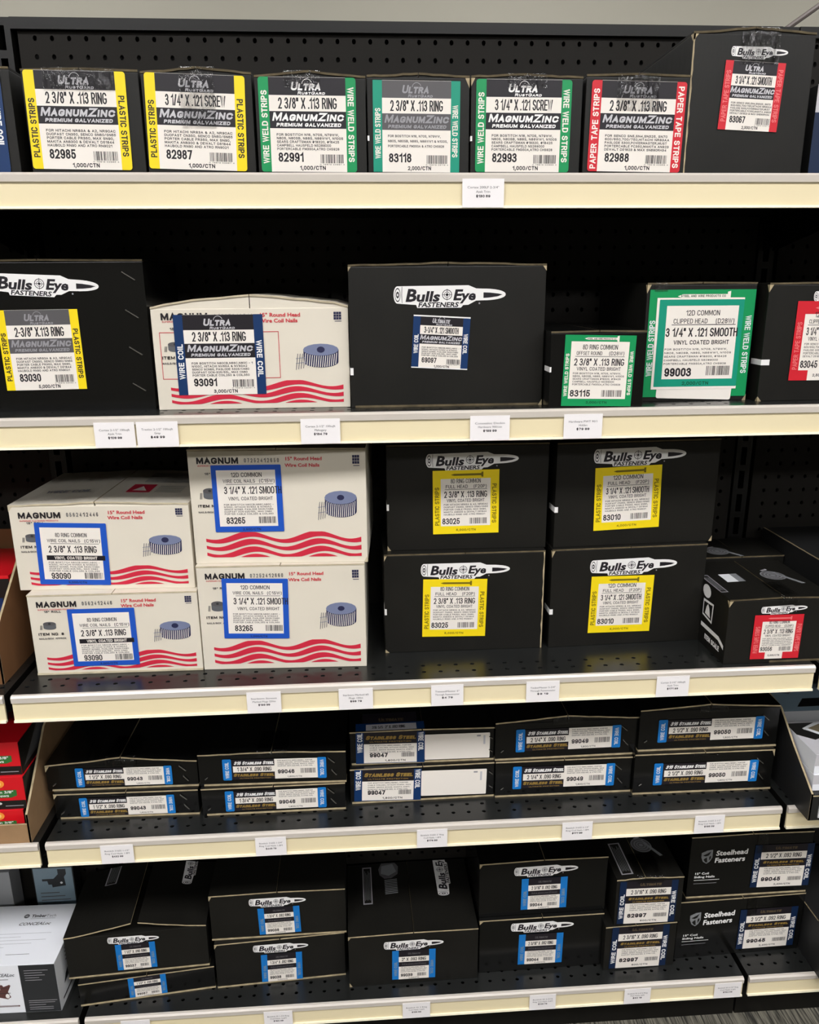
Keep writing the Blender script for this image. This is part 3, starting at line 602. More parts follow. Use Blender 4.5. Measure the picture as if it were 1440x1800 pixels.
b = MB(); b.box(BP[0]-.09, BP[3]-.09, .032, .036, 0, ZT-.002, 'black_steel'); b.box(BP[0]-.09, BP[3]-.09, -.011, .031, ZT-.004, ZT-.001, 'black_steel'); b.build('back_panel', fr)  # second slab: unseen top cap, added to block light behind the pegboard holes
side_name = ['left neighbouring', 'middle', 'right neighbouring']; lev_name = {1: 'top', 2: 'second', 3: 'third', 4: 'fourth', 5: 'bottom'}
deck_cache = {}
for lv in range(1, 6):
    for i, (x0, x1) in enumerate(BAYS):
        yf, z = YF[lv], ZS[lv]; xc = (x0+x1)/2; hw = (x1-x0)/2
        r = empty('steel_shelf', (xc, yf, z)); tag(r, 'black steel shelf with cream price strip, %s shelf of the %s bay' % (lev_name[lv], side_name[i]), 'shelf', 'steel shelves')
        b = MB(); dp = 1.371-yf; n = 47; px = 2*hw/n; ys = .0165; py = .021
        b.poly([(-hw, .0030, 0), (hw, .0030, 0), (hw, ys, 0), (-hw, ys, 0)], 'black_deck')
        perforated(b, -hw, ys, n, 2, px, py, .0032, lambda u, v, d: (u, v, -d*.002), 'black_deck', 1.1)
        b.poly([(-hw, ys+2*py, 0), (hw, ys+2*py, 0), (hw, dp, 0), (-hw, dp, 0)], 'black_deck')
        b.box(-hw, hw, .0032, .0052, -.041, -.0002, 'black_steel'); b.box(-hw, -hw+.0015, .0052, dp, -.03, -.0002, 'black_steel'); b.box(hw-.0015, hw, .0052, dp, -.03, -.0002, 'black_steel')
        b.box(-hw+.0015, hw-.0015, .07, .085, -.025, -.003, 'black_steel'); b.box(-hw+.0015, hw-.0015, dp-.003, dp, -.03, -.003, 'black_steel')
        b.box(-hw+.0015, hw-.0015, .0052, dp-.003, -.0300, -.0285, 'black_steel')
        b.build('deck', r, fix=False)
        b = MB(); e = .0005
        b.extrude([(.003, .0006), (-.0012, .0004), (-.0036, -.0025), (-.0032, -.0105), (-.0008, -.0115), (.003, -.0115)], -hw+e, hw-e, 'lip')
        b.extrude([(.0028, -.0385), (-.0030, -.0388), (-.0036, -.0420), (.003, -.0424)], -hw+e, hw-e, 'lip_low')
        ch = b.build('price_channel', r)
        b = MB(); b.box(-hw+e, hw-e, -.0004, .0026, -.0384, -.0116, 'cream'); b.build('paper_strip', ch)
        if lv < 5:
            for s_ in (-1, 1):
                b = MB(); X = s_*(hw-.004); b.extrude([(.02, -.0305), (.02, -.036), (dp-.004, -.085), (dp-.004, -.0305)], X-.0015, X+.0015, 'black_steel'); b.build('bracket', r)

# ---------------------------------------------------------------- price tags
TAGS = [(1, .1387, .1925, ['Cortex 200LF 2-3/4"', 'Azek Trim', '$130.69'], 'only one on the top shelf edge'),
(2, -.3556, -.3021, ['Cortex 2-1/2" 100sqft', 'Azek Trim', '$109.99'], 'leftmost on the second shelf edge'), (2, -.2998, -.2447, ['Trexloc 2-1/2" 100sqft', 'Gray', '$49.99'], 'second from the left on the second shelf edge'),
(2, -.08, -.0263, ['Cortex 2-1/2" 100sqft', 'Mahogany', '$134.79'], 'below the wide white carton on the second shelf edge'), (2, .1529, .2082, ['Concealoc Deckin', 'Hardware 900/ctn', '$199.99'], 'below the big black carton, second shelf edge'),
(2, .2844, .3389, ['Hardware PWT 90/1', 'Hidden', '$79.99'], 'below the small green labelled carton, second shelf edge'),
(3, -.1771, -.1266, ['Starborn Screws', 'Marked Plugs 250ct', '$199.99'], 'leftmost on the third shelf edge'), (3, -.0409, .0102, ['Starborn Marked #5', 'Plugs 100ct', '$99.79'], 'second from the left on the third shelf edge'),
(3, .098, .1468, ['TwistedMaster 5"', 'Through Fastenmaster', '$4.79'], 'third from the left on the third shelf edge'), (3, .2429, .2939, ['TimberMaster 5-3/4"', 'Through Fastenmaster', '$9.19'], 'fourth from the left on the third shelf edge'),
(3, .445, .4962, ['Cortex 2-1/2" 100sqft', 'Azek Trim', '$171.99'], 'rightmost on the third shelf edge'),
(4, -.4312, -.3796, ['Bostitch 316SS 1-1/2"', 'Ring Coil Nails 1.8M', '$432.99'], 'leftmost on the fourth shelf edge'), (4, -.1854, -.1357, ['Bostitch 316SS 1-3/4"', 'Ring Coil Nails 1.8M', '$449.79'], 'second from the left on the fourth shelf edge'),
(4, .0775, .1278, ['Bostitch 316SS 2" Ring', 'Coil Nails 1.8M', '$179.89'], 'middle one on the fourth shelf edge'), (4, .3196, .3708, ['Bostitch 316SS 2-1/4"', 'Ring Coil Nails 1.8M', '$177.99'], 'fourth from the left on the fourth shelf edge'),
(4, .5454, .5967, ['Bostitch 316SS 2-1/2"', 'Ring Coil Nails 1.8M', '$186.59'], 'rightmost on the fourth shelf edge'),
(5, -.4538, -.4027, ['Bostitch SS 1-1/2 Ring', 'Coil Nails 3.6M', '$119.99'], 'leftmost on the bottom shelf edge'), (5, -.1997, -.1482, ['Bostitch SS 1-3/4 Ring', 'Coil Nails 3.6M', '$192.49'], 'second from the left on the bottom shelf edge'),
(5, .0524, .1032, ['Bostitch SS 2 Ring', 'Coil Nails 3.6M', '$168.89'], 'third from the left on the bottom shelf edge'), (5, .288, .3374, ['Bostitch SS 2-3/16', 'Ring Coil Nails 3.6M', '$148.79'], 'fourth from the left on the bottom shelf edge'),
(5, .4671, .5172, ['Bostitch SS 2-3/16 Ring', 'Pail Nails 600', '$82.19'], 'fifth from the left on the bottom shelf edge'), (5, .64, .6919, ['Bostitch SS 2-1/2" Ring', 'Coil Nails 3.6M', '$152.59'], 'rightmost on the bottom shelf edge')]
for lv, x0, x1, tx, where in TAGS:
    W = x1-x0; Ht = .0345; b = MB(); b.box(-W/2, W/2, -.0003, .0003, 0, Ht, 'tag')
    o = b.build('price_tag', None, ((x0+x1)/2, YF[lv]-.0039, ZS[lv]-.0414)); tag(o, 'white price tag %s, %s' % (tx[2], where), 'price tag', 'white price tags on the shelf edges')
    s = Sheet(W, Ht, lambda u, v, l, W=W: (-W/2+u, -.0004-l*.00005, v))
    s.text(tx[0], .12, .88, .66, .085, 'dim', .0, g='lettering'); L = len(tx[1])
    s.text(tx[1], .5-.019*L, .5+.019*L, .51, .085, 'dim', .0); s.text(tx[2], .33, .67, .35, .09, 'ink', .012)
    s.build(o)

# ---------------------------------------------------------------- cartons
def front_fn(root, w, d, dec):
    cx, cz, W, Hh, rot = dec
    c, s_ = math.cos(math.radians(rot)), math.sin(math.radians(rot))
    def fn(u, v, lay):
        a, b = u-W/2, v-Hh/2
        return (-w/2+cx+a*c-b*s_, -d/2-.0004-.0001*lay, cz+a*s_+b*c)
    return fn
def carton(key, label, cat, group, depth, col='black', lift=.0015, gap=.0012, tape=None, bot=None, art=None, flaps=True, seam=.5, name='nail_carton', wear='', staples=(), stripe=None, dims=None):
    x, y, z, w, h, yaw, dec = dims or BOX[key]; a = math.radians(yaw); d = depth
    bx = x + math.cos(a)*w/2 - math.sin(a)*d/2; by = y + math.sin(a)*w/2 + math.cos(a)*d/2
    root = empty(name, (bx, by, z), a); tag(root, label, cat, group)
    dec = dict(dec)
    for k_, (cx_, cz_, W_, H_, r_) in list(dec.items()):      # keep every sticker on its face
        ex = abs(math.sin(math.radians(r_)))*W_/2
        lo, hi = max(cz_-H_/2, .0012+ex), min(cz_+H_/2, h-.0012-ex); dec[k_] = (cx_, (lo+hi)/2, W_, hi-lo, r_)
    m = {'black': 'black_card', 'gloss': 'gloss_card', 'white': 'white_card'}[col]; ed = 'white_edge' if col == 'white' else 'kraft_edge_shaded' if z > .75 else 'kraft_edge'
    t = .0028 if flaps else 0
    b = MB(); b.box(-w/2, w/2, -d/2, d/2, 0, h-t, m); b.build('body', root, bevel=.0011)
    if flaps:
        sx = -w/2+w*seam; n = 7; rnd = random.Random(key)
        for side in (-1, 1):
            b = MB(); xo = side*w/2; xi = sx+side*gap/2
            P = []
            for k in range(n+1):
                f = k/n; xx = xo+(xi-xo)*f; zz = h-t+.0002+lift*(f**(.62 if key == '93091' else 1.2)) + (rnd.uniform(-.0006, .0006) if lift > .002 and 0 < k < n else 0); P.append((xx, zz))
            fr_ = -d/2-.0006
            for k in range(n):
                (xa, za), (xb, zb) = P[k], P[k+1]
                if side > 0: (xa, za), (xb, zb) = (xb, zb), (xa, za)
                q = t-.0003
                b.poly([(xa, fr_, za+q), (xb, fr_, zb+q), (xb, d/2, zb+q), (xa, d/2, za+q)], m)
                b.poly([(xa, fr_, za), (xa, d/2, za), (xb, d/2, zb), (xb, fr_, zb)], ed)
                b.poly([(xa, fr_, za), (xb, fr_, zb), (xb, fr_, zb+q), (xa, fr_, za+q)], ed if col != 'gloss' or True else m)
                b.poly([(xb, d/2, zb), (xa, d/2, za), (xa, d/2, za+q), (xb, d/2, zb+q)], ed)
            if lift > .0018 and key != '99037a':
                bi = MB(); yy = -d/2+.0012; bi.poly([(P[0][0], yy, h-t-.004)]+[(a_, yy, b_+.0001) for a_, b_ in P]+[(P[-1][0], yy, h-t-.004)], m); bi.build('inner_flap', root, fix=False)
            for (xx, zz) in (P[0], P[-1]): b.poly([(xx, fr_, zz), (xx, d/2, zz), (xx, d/2, zz+t-.0003), (xx, fr_, zz+t-.0003)], ed if xx != xo else m)
            b.build('flap', root, fix=True)
    if tape:
        tw, down, off = tape; b = MB(); rnd = random.Random(key+'t'); nx, nz = 10, 12
        path = [(-d/2+.06, h+.0014+lift), (-d/2+.03, h+.0014+lift), (-d/2+.008, h+.0014+lift), (-d/2-.0018, h+.0004+lift*.5)]
        path += [(-d/2-.0017, h-.002-down*k/nz) for k in range(1, nz+1)]
        if lift == 0: path = [(-d/2-.0012, h-.0012)] + path[4:]
        grid = [[(off+(-.5+i/nx)*tw, py+(rnd.uniform(-.0004, .0002) if py < -d/2+.02 else 0), pz+(rnd.uniform(0, .0006) if py > -d/2 else 0)) for i in range(nx+1)] for py, pz in path]
        for j in range(len(path)-1):
            for i in range(nx): b.poly([grid[j][i], grid[j+1][i], grid[j+1][i+1], grid[j][i+1]], 'tape')
        me = b.mesh('tape', fix=False, smooth=True); bm = bmesh.new(); bm.from_mesh(me); bmesh.ops.remove_doubles(bm, verts=bm.verts, dist=1e-6); bm.to_mesh(me); bm.free()
        o = link('tape', me, root); o['label'] = 'clear shiny packing tape'
    if bot:
        b = MB(); b.box(-w/2+w*bot[0], -w/2+w*bot[1], -d/2-.0009, -d/2+.02, .0002, .0032, ed); b.build('bottom_flap', root)
    if wear:
        s = Sheet(w, h, lambda u, v, l: (-w/2+u, -d/2-.0003, v)); r = random.Random(key+'w')
        cc = 'kraft_edge' if col != 'white' else 'white_edge'
        mbw = MB()
        for c in wear.split():
            if c in ('tl', 'tr', 'bl', 'br'):
                sx_ = -1 if c[1] == 'l' else 1; zz = h-t if c[0] == 't' else .0; sz = -1 if c[0] == 't' else 1; X = sx_*w/2
                e1, e2 = r.uniform(.004, .007), r.uniform(.006, .012)
                mbw.poly([(X, -d/2-.0003, zz), (X-sx_*e1, -d/2-.0003, zz), (X-sx_*e1*.5, -d/2-.0003, zz+sz*e2*.5), (X, -d/2-.0003, zz+sz*e2)], cc)
                mbw.poly([(X+sx_*.0003, -d/2, zz), (X+sx_*.0003, -d/2+e1, zz), (X+sx_*.0003, -d/2+e1*.4, zz+sz*e2*.6), (X+sx_*.0003, -d/2, zz+sz*e2)], cc)
            if c in ('L', 'R'):
                X = (-1 if c == 'L' else 1)*w/2; sg = -1 if c == 'L' else 1; n = 16; prev = None
                for k in range(n+1):
                    zz = (h-t)*k/n; a_ = X-sg*(.0005); b_ = X-sg*(.0018+r.uniform(0, .0016))
                    if prev: mbw.poly([(a_, -d/2-.0003, prev[0]), (prev[1], -d/2-.0003, prev[0]), (b_, -d/2-.0003, zz), (a_, -d/2-.0003, zz)], cc)
                    prev = (zz, b_)
        o = mbw.build('worn_edge', root, fix=False); o['label'] = 'scuffed bare cardboard edge'
    for (sx_, sz_, ang, L) in staples:
        b = MB(); c, s_ = math.cos(math.radians(ang)), math.sin(math.radians(ang)); X = -w/2+sx_; n = 6
        pts = [(X-c*L/2, 0, sz_-s_*L/2)] + [(X-c*L/2*q, -.0016, sz_-s_*L/2*q) for q in (.94, -.94)] + [(X+c*L/2, 0, sz_+s_*L/2)]
        rings = []
        for p in pts:
            rings.append([(p[0]-s_*.0009*math.cos(k*2*math.pi/n), -d/2-.0003+p[1]+.0009*math.sin(k*2*math.pi/n), p[2]+c*.0009*math.cos(k*2*math.pi/n)) for k in range(n)])
        for j in range(3):
            for k in range(n): b.poly([rings[j][k], rings[j][(k+1) % n], rings[j+1][(k+1) % n], rings[j+1][k]], 'staple')
        b.build('staple', root)
    if stripe:
        b = MB(); z0, z1, e = stripe
        b.box(-w/2-.0004, -w/2+e, -d/2-.0004, -d/2+.03, z0, z1, ink('white')); o = b.build('printed_stripe', root)
    for kind, f in (art or {}).items():
        if kind == 'top':        # list of (x0, y0, W, D, fn)
            for (x0, y0, W, D, ff, nm) in f:
                def tf(u, v, l, x0=x0, y0=y0):
                    xx = -w/2+x0+u; v = min(v, d-y0-.001); fq = (xx+w/2)/(w*seam) if xx < -w/2+w*seam else (w/2-xx)/(w*(1-seam))
                    return (xx, -d/2+y0+v, h+.0003+lift*max(0, fq)**1.2+.0006*(lift > .002)+.0001*l)
                s = Sheet(W, D, tf); ff(s); s.build(root)
        elif kind == 'left':
            for (y0, z0, W, D, ff, nm) in f:
                s = Sheet(W, D, lambda u, v, l, y0=y0, z0=z0: (-w/2-.0004-.0001*l, -d/2+y0-u, z0+v)); ff(s); s.build(root)
        elif kind == 'face':
            s = Sheet(w, h, front_fn(root, w, d, (w/2, h/2, w, h, 0))); f(s); s.build(root)
        else:
            s = Sheet(dec[kind][2], dec[kind][3], front_fn(root, w, d, dec[kind])); f(s)
            if kind == 'lab':
                for q in s.g.values(): q.v = [(p[0], p[1]-.0007, p[2]) for p in q.v]
            if kind in ('tag', 'inner'):
                for q in s.g.values(): q.v = [(p[0], p[1]-(.0012 if kind == 'tag' else .0016), p[2]) for p in q.v]
            s.build(root)
    return root
G1 = 'labelled nail cartons on the top shelf'; G2 = 'labelled nail cartons on the second shelf'
def row1(key, sku, size, side, col, colname, ctn, lines, sname, **k):
    ua = {kk: k.pop(kk) for kk in list(k) if kk in ('scol', 'head', 'mz', 'title', 'dark', 'sidev', 'rnd', 'bw', 'seed', 'paper')}
    cat = 'carton'
    return carton(key, k.pop('lb'), cat, G1, .2, art={'lab': lambda s: ultra(s, sku, size, side, col, ctn, lines, **ua)}, **k)
row1('82985', '82985', '2 3/8" X .113 RING', 'PLASTIC STRIPS', 'yellow', '', '1,000/CTN', HIT, '', lb='black carton with yellow edged label 82985, first full box on the top shelf', tape=(.085, .022, -.002), lift=.002)
row1('82987', '82987', '3 1/4" X .121 SCREW', 'PLASTIC STRIPS', 'yellow', '', '1,000/CTN', HIT, '', lb='black carton with yellow edged label 82987 and crumpled clear tape, top shelf', tape=(.042, .062, .0), lift=.006, seed=2)
row1('82991', '82991', '2 3/8" X .113 RING', 'WIRE WELD STRIPS', 'green', '', '1,000/CTN', BOS, '', lb='black carton with bright green edged label 82991, right of the two yellow edged boxes', scol='paper', head='white', mz='white', lift=.006, tape=(.045, .012, -.01), seed=3, sidev=(.09, .90))
row1('83118', '83118', '2 3/8" X .113 RING', 'WIRE WELD STRIPS', 'teal', '', '2,000/CTN', BO3, '', lb='black carton with dull green edged label 83118, middle of the top shelf', scol='paper', dark='dim', head='grey', mz='grey', rnd=False, lift=.003, wear='tr', seed=4, stripe=(.04, .046, .002), sidev=(.15, .74))
row1('82993', '82993', '3 1/4" X .121 SCREW', 'WIRE WELD STRIPS', 'green', '', '1,000/CTN', BOS, '', lb='black carton with bright green edged label 82993, left of the small red edged box', scol='paper', head='white', mz='white', lift=.003, tape=(.05, .012, 0), wear='tl', seed=5, stripe=(.04, .046, .002), sidev=(.09, .90))
row1('82988', '82988', '2 3/8" X .113 RING', 'PAPER TAPE STRIPS', 'red', '', '1,000/CTN', SEN, '', lb='black carton with red edged label 82988 on the top shelf', scol='paper', head='grey', mz='silver', lift=.002, tape=(.055, .04, 0), seed=6, sidev=(.03, .95))
carton('83067', 'tall black carton with small red edged label 83067, rightmost on the top shelf', 'carton', G1, .2, lift=.006, tape=(.05, .035, .008), wear='tl L',
    art={'lab': lambda s: ultra(s, '83067', '3 1/4" X .121 SMOOTH', 'PAPER TAPE STRIPS', 'red', '2,500/CTN', SEN, scol='pinkred', head='silver', mz='silver', rnd=False, bw=.13, sidev=(.12, .9)), 'logo': bullet})
BOX['edge'] = (-.5525, 1.092, 1.5097, .1395, .121, 0, {'lab': (.0672, .0585, .1215, .112, -.7)})
carton('edge', 'black carton with navy edged label, cut off at the left end of the top shelf', 'carton', G1, .2, lift=.001,
    art={'lab': lambda s: ultra(s, '82990', '2 3/8" X .113 RING', 'WIRE COIL', 'navy', '1,200/CTN', COI, scol='white', sidev=(.24, .68), bw=.15)})
# second shelf
q_ = list(BOX['69097']); q_[3] -= .003; BOX['69097'] = tuple(q_); q_ = list(BOX['83115']); q_[0] += .004; q_[3] -= .003; BOX['83115'] = tuple(q_); q_ = list(BOX['83045']); q_[3] = .188; BOX['83045'] = tuple(q_)
carton('83030', 'large black carton with yellow edged label 83030, left end of the second shelf', 'carton', G2, .205, 'gloss', lift=.0012, staples=[(.258, .182-.05*i, -33, .021) for i in range(4)],
    art={'lab': lambda s: ultra(s, '83030', '2-3/8" X.113 RING', 'PLASTIC STRIPS', 'yellow', '5,000/CTN', HIT, dark='dim', head='grey', mz='grey', rnd=False, seed=8), 'logo': bullet})
carton('93091', 'wide white carton with navy edged label 93091 on the second shelf', 'carton', G2, .225, 'white', lift=.016,
    art={'face': lambda s: whitebox(s, '01227243546', frame=True), 'lab': lambda s: ultra(s, '93091', '2 3/8" X .113 RING', 'WIRE COIL', 'navy', '3,000/CTN', COI, scol='white', head='silver', mz='silver', rnd=False, seed=9, sidev=(.2, .68)),
         'top': [(.15, .06, .07, .1, lambda s: (s.rect(0, 0, .35, 1, 'redprint', 1, 'printed_artwork'), [s.rect(.5+.1*k, .1, .53+.1*k, .9, 'greyprint', 1, 'printed_artwork') for k in range(5)]), 'a')]})
carton('69097', 'big plain black carton with small navy edged label, middle of the second shelf', 'carton', G2, .22, lift=.003, wear='tl tr br', bot=(.02, .98), stripe=(.046, .056, .004),
    art={'lab': lambda s: (ultra(s, '69097', '3-1/4" X .121 SMOOTH', 'WIRE COIL', 'navy', '1,000/CTN', COI, scol='white', head='silver', mz='silver', title='Ultimate', sub='RustGard', rnd=False, seed=10, sidev=(.28, .68), bw=.125), s.rect(0, .975, 1, 1.0, 'white', 1.6), s.rect(0, 0, 1, .02, 'white', 1.6)), 'logo': bullet})
carton('83115', 'small black carton with bright green label 83115 on the second shelf', 'carton', G2, .25, 'gloss', lift=.001, wear='', stripe=(.05, .057, .002),
    art={'lab': lambda s: common(s, 'green', '8D RING COMMON', 'OFFSET ROUND', '(D28W)', '2 3/8" X .113 RING', '83115', '2,000/CTN', 'WIRE WELD STRIPS', scol='teal' if 0 else 'paper', frame=(.09, .91, .105, .91), ctncol='darkgreen', icon_text='STEEL AND WIRE PRODUCTS CO.')})
def l99003(s):
    s.rect(0, 0, 1, 1, 'green', 1); nail_icon(s, .26, .76, .94, .036, 'paper'); s.text('STEEL AND WIRE PRODUCTS CO.', .29, .72, .932, .02, 'darkgreen', .012, lay=2.3)
    side_text(s, 'WIRE WELD STRIPS', 'kitwhite', .068, .925, .055, .20, .76)
def l99003i(s):
    s.rect(-.03, -.03, 1.0, 1.02, 'paper', 1); s.rrect(0, 0, 1, 1, .001, 'teal', 1.3); s.rect(.09, .09, .94, .93, 'paper', 1.6)
    s.text('12D COMMON', .32, .72, .82, .06, 'ink', .0); s.text('CLIPPED HEAD', .18, .58, .73, .055, 'ink', .0); s.text('(D28W)', .68, .9, .73, .055, 'ink', .0)
    s.rect(.16, .712, .92, .72, 'ink', 2, 'lettering'); s.text('3 1/4" X .121 SMOOTH', .10, .95, .58, .10, 'ink', .01); s.text('VINYL COATED BRIGHT', .2, .86, .49, .05, 'ink', .006)
    s.small(BOS, .10, .9, .425, .042, .022, 'ink', .004); s.text('99003', .12, .44, .12, .10, 'ink', .018); s.barcode(.62, .13, .9, .24, 5); s.text('2,000/CTN', .34, .66, .02, .04, 'darkgreen', .01)
carton('99003', 'taller black carton with green label and second teal framed sticker, second shelf', 'carton', G2, .225, 'black', lift=.001, wear='tl br', tape=(.02, .01, -.06),
    art={'lab': l99003, 'tag': lambda s: s.rrect(0, 0, 1, 1, .003, 'paper', 1, 'sticker'), 'inner': l99003i})
carton('83045', 'black carton with red label 83045 cut off by the right frame edge, second shelf', 'carton', G2, .24, 'black', lift=.001, wear='tl bl', stripe=(.052, .060, .012),
    art={'lab': lambda s: (common(s, 'red', '12D COMMON', 'CLIPPED HEAD', '(D28P)', '3 1/4" X .121 SMOOTH', '83045', None, 'PAPER TAPE STRIPS', scol='pinkred', lines=SEN, frame=(.13, .87, .13, .84), nail='pinkred'), s.rect(.28, 0, .72, .14, 'paper', 1.5), s.text('2,500/CTN', .36, .64, .05, .034, 'ink', .01)), 'logo': bullet})
# third shelf
G3 = 'stacked cartons on the third shelf'
def topart(s):
    g = 'printed_artwork'
    s.poly([(0, 0), (.42, 0), (.42, 1), (0, 1)], 'redprint', 1, g); s.poly([(.08, .2), (.2, .75), (.34, .2)], 'paper', 1.3, g)
    for k in range(5): s.rect(.5, .1+.17*k, .98, .14+.17*k, 'greyprint', 1, g)
wkw = dict(col='white', cat='carton', group=G3)
carton('93090b', 'white carton with blue framed label 93090, lower box of the left stack', 'carton', G3, .215, 'white', lift=.0, bot=(.0, 1), art={'face': lambda s: whitebox(s, '0562412446', short=True), 'lab': lambda s: blueframe(s, '8D RING COMMON', '2 3/8" X .113 RING', '93090', '3,000/CTN', band=True)})
carton('93090a', 'white carton with blue framed label 93090, upper box of the left stack', 'carton', G3, .21, 'white', lift=.004, gap=.002, seam=.48, wear='tl', art={'face': lambda s: whitebox(s, '0562412446', short=True), 'lab': lambda s: blueframe(s, '8D RING COMMON', '2 3/8" X .113 RING', '93090', '3,000/CTN', band=True, seed=7),
    'top': [(.155, .055, .085, .05, topart, 'a'), (.165, .12, .08, .07, lambda s: [s.rect(0, .08*k, 1, .08*k+.03, 'greyprint', 1, 'printed_artwork') for k in range(12)], 'b'), (.03, .06, .07, .02, lambda s: s.text('WIRE COIL', 0, 1, 0, .8, 'grey', .02, g='printed_artwork'), 'c')]})
carton('83265b', 'white carton with blue framed label 83265, lower box of the tall white stack', 'carton', G3, .22, 'white', lift=.0, flaps=True, art={'face': lambda s: whitebox(s, '07252412660'), 'lab': lambda s: blueframe(s, '12D COMMON', '3 1/4" X .121 SMOOTH', '83265', '2,500/CTN', wide=True)})
carton('83265a', 'white carton with blue framed label 83265, upper box of the tall white stack', 'carton', G3, .22, 'white', lift=.001, art={'face': lambda s: whitebox(s, '07252412650'), 'lab': lambda s: blueframe(s, '12D COMMON', '3 1/4" X .121 SMOOTH', '83265', '2,500/CTN', wide=True, seed=8)}, wear='br')
def yl(l1, size, sku, ctn, h2): return lambda s: common(s, 'yellow', l1, 'FULL HEAD', h2, size, sku, ctn, 'PLASTIC STRIPS', scol='darkyellow', lines=HIT, nail='darkyellow', frame=(.12, .87, .125, .87), ctncol='darkyellow')
for k, up in (('b', 'lower'), ('a', 'upper')):
    carton('83025'+k, 'black carton with yellow label 83025, %s box of the left black stack' % up, 'carton', G3, .19, 'black', lift=.0, wear='tl bl R' if k == 'b' else 'bl', stripe=(.066, .076, .003), art={'logo': bullet, 'lab': yl('8D RING COMMON', '2 3/8" X .113 RING', '83025', '5,000/CTN', '(F20P)')})
    carton('83010'+k, 'black carton with yellow label 83010, %s box of the right black stack' % up, 'carton', G3, .185, 'black', lift=.0, wear='tl' if k == 'b' else 'br', stripe=(.058, .067, .005), art={'logo': bullet, 'lab': yl('12D COMMON', '3 1/4" X .121 SMOOTH', '83010', '4,000/CTN', '(F20P)')})
def target_top(s):
    g = 'printed_artwork'
    for r0, r1 in ((.0, .004), (.007, .009), (.012, .014), (.018, .020)): s.ring(.3, .6, r0, r1, 'steelgrey', 1.2, g, asp=1.0)
    s.disc(.3, .6, .018, .018, 'dim', 1, g)
    s.line((.42, .9), (.55, .5), .003, 'steelgrey', 1.4, g); s.poly([(.5, .55), (.6, .6), (.95, .02), (.82, -.02)], 'steelgrey', 1.4, g); s.poly([(.12, 1.0), (.35, 1.12), (.38, 1.04), (.16, .93)], 'grey', 1.4, g)
def frame_top(s):
    g = 'printed_artwork'
    for a, b, c, d in ((0, 0, 1, .03), (0, .97, 1, 1), (0, 0, .12, 1), (.88, 0, 1, 1)): s.rect(a, b, c, d, 'grey', 1, g)
    for k in range(5): s.rect(.22+.13*k, .1+.02*(k % 2), .26+.13*k, .9-.05*(k % 3), 'steelgrey', 1, g)
def side_art(s):
    g = 'printed_artwork'
    s.poly([(0.0, .30), (.72, .30), (.95, .22), (.95, .29), (.74, .37), (0, .37)], 'white', 1, g); s.text('ITEM SCALE', .2, .8, .13, .09, 'white', .03)
    s.disc(.12, .93, .014, .011, 'white', 1, g); s.poly([(.02, .50), (.42, .46), (.44, .80), (.02, .78)], 'white', 1, g); s.poly([(.05, .53), (.39, .50), (.40, .76), (.05, .74)], 'cartblack', 1.3, g)
    s.poly([(.12, .55), (.34, .53), (.28, .68), (.22, .74), (.16, .68)], 'white', 1.5, g)
l93056 = lambda s: (common(s, 'red', '8D RING COMMON', 'CLIPPED HEAD', '(D28P)', '2 3/8" X .113 RING', '93056', None, 'PAPER TAPE STRIPS', scol='pinkred', lines=SEN, frame=(.17, .86, .15, .85), nail='pinkred'), s.rect(.3, 0, .66, .16, 'paper', 1.5), s.text('5,000/CTN', .36, .6, .06, .04, 'ink', .01))
carton('93056', 'low black carton with red label 93056, right end of the third shelf', 'carton', G3, .165, 'black', lift=.002, gap=.002, wear='tl', bot=(.45, 1), seam=.52, tape=(.03, .012, .012),
    art={'lab': l93056, 'logo': bullet, 'left': [(.085, .0, .085, .1, side_art, 's')],
         'top': [(.10, .055, .055, .06, target_top, 't'), (.0, .03, .012, .075, frame_top, 'f'), (.03, .07, .03, .035, lambda s: (s.rect(0, 0, .62, 1, 'kitwhite', 1, 'sticker'), s.rect(.62, 0, 1, 1, 'steelgrey', 1, 'sticker')), 'x')]})
BOX['rear'] = (.585, 1.262, .8017, .155, .112, 1.0, {})
carton('rear', 'black carton half hidden behind the red labelled carton on the third shelf', 'carton', None, .10, 'black', lift=.0, art={'top': [(.03, .0, .055, .05, target_top, 't')]})
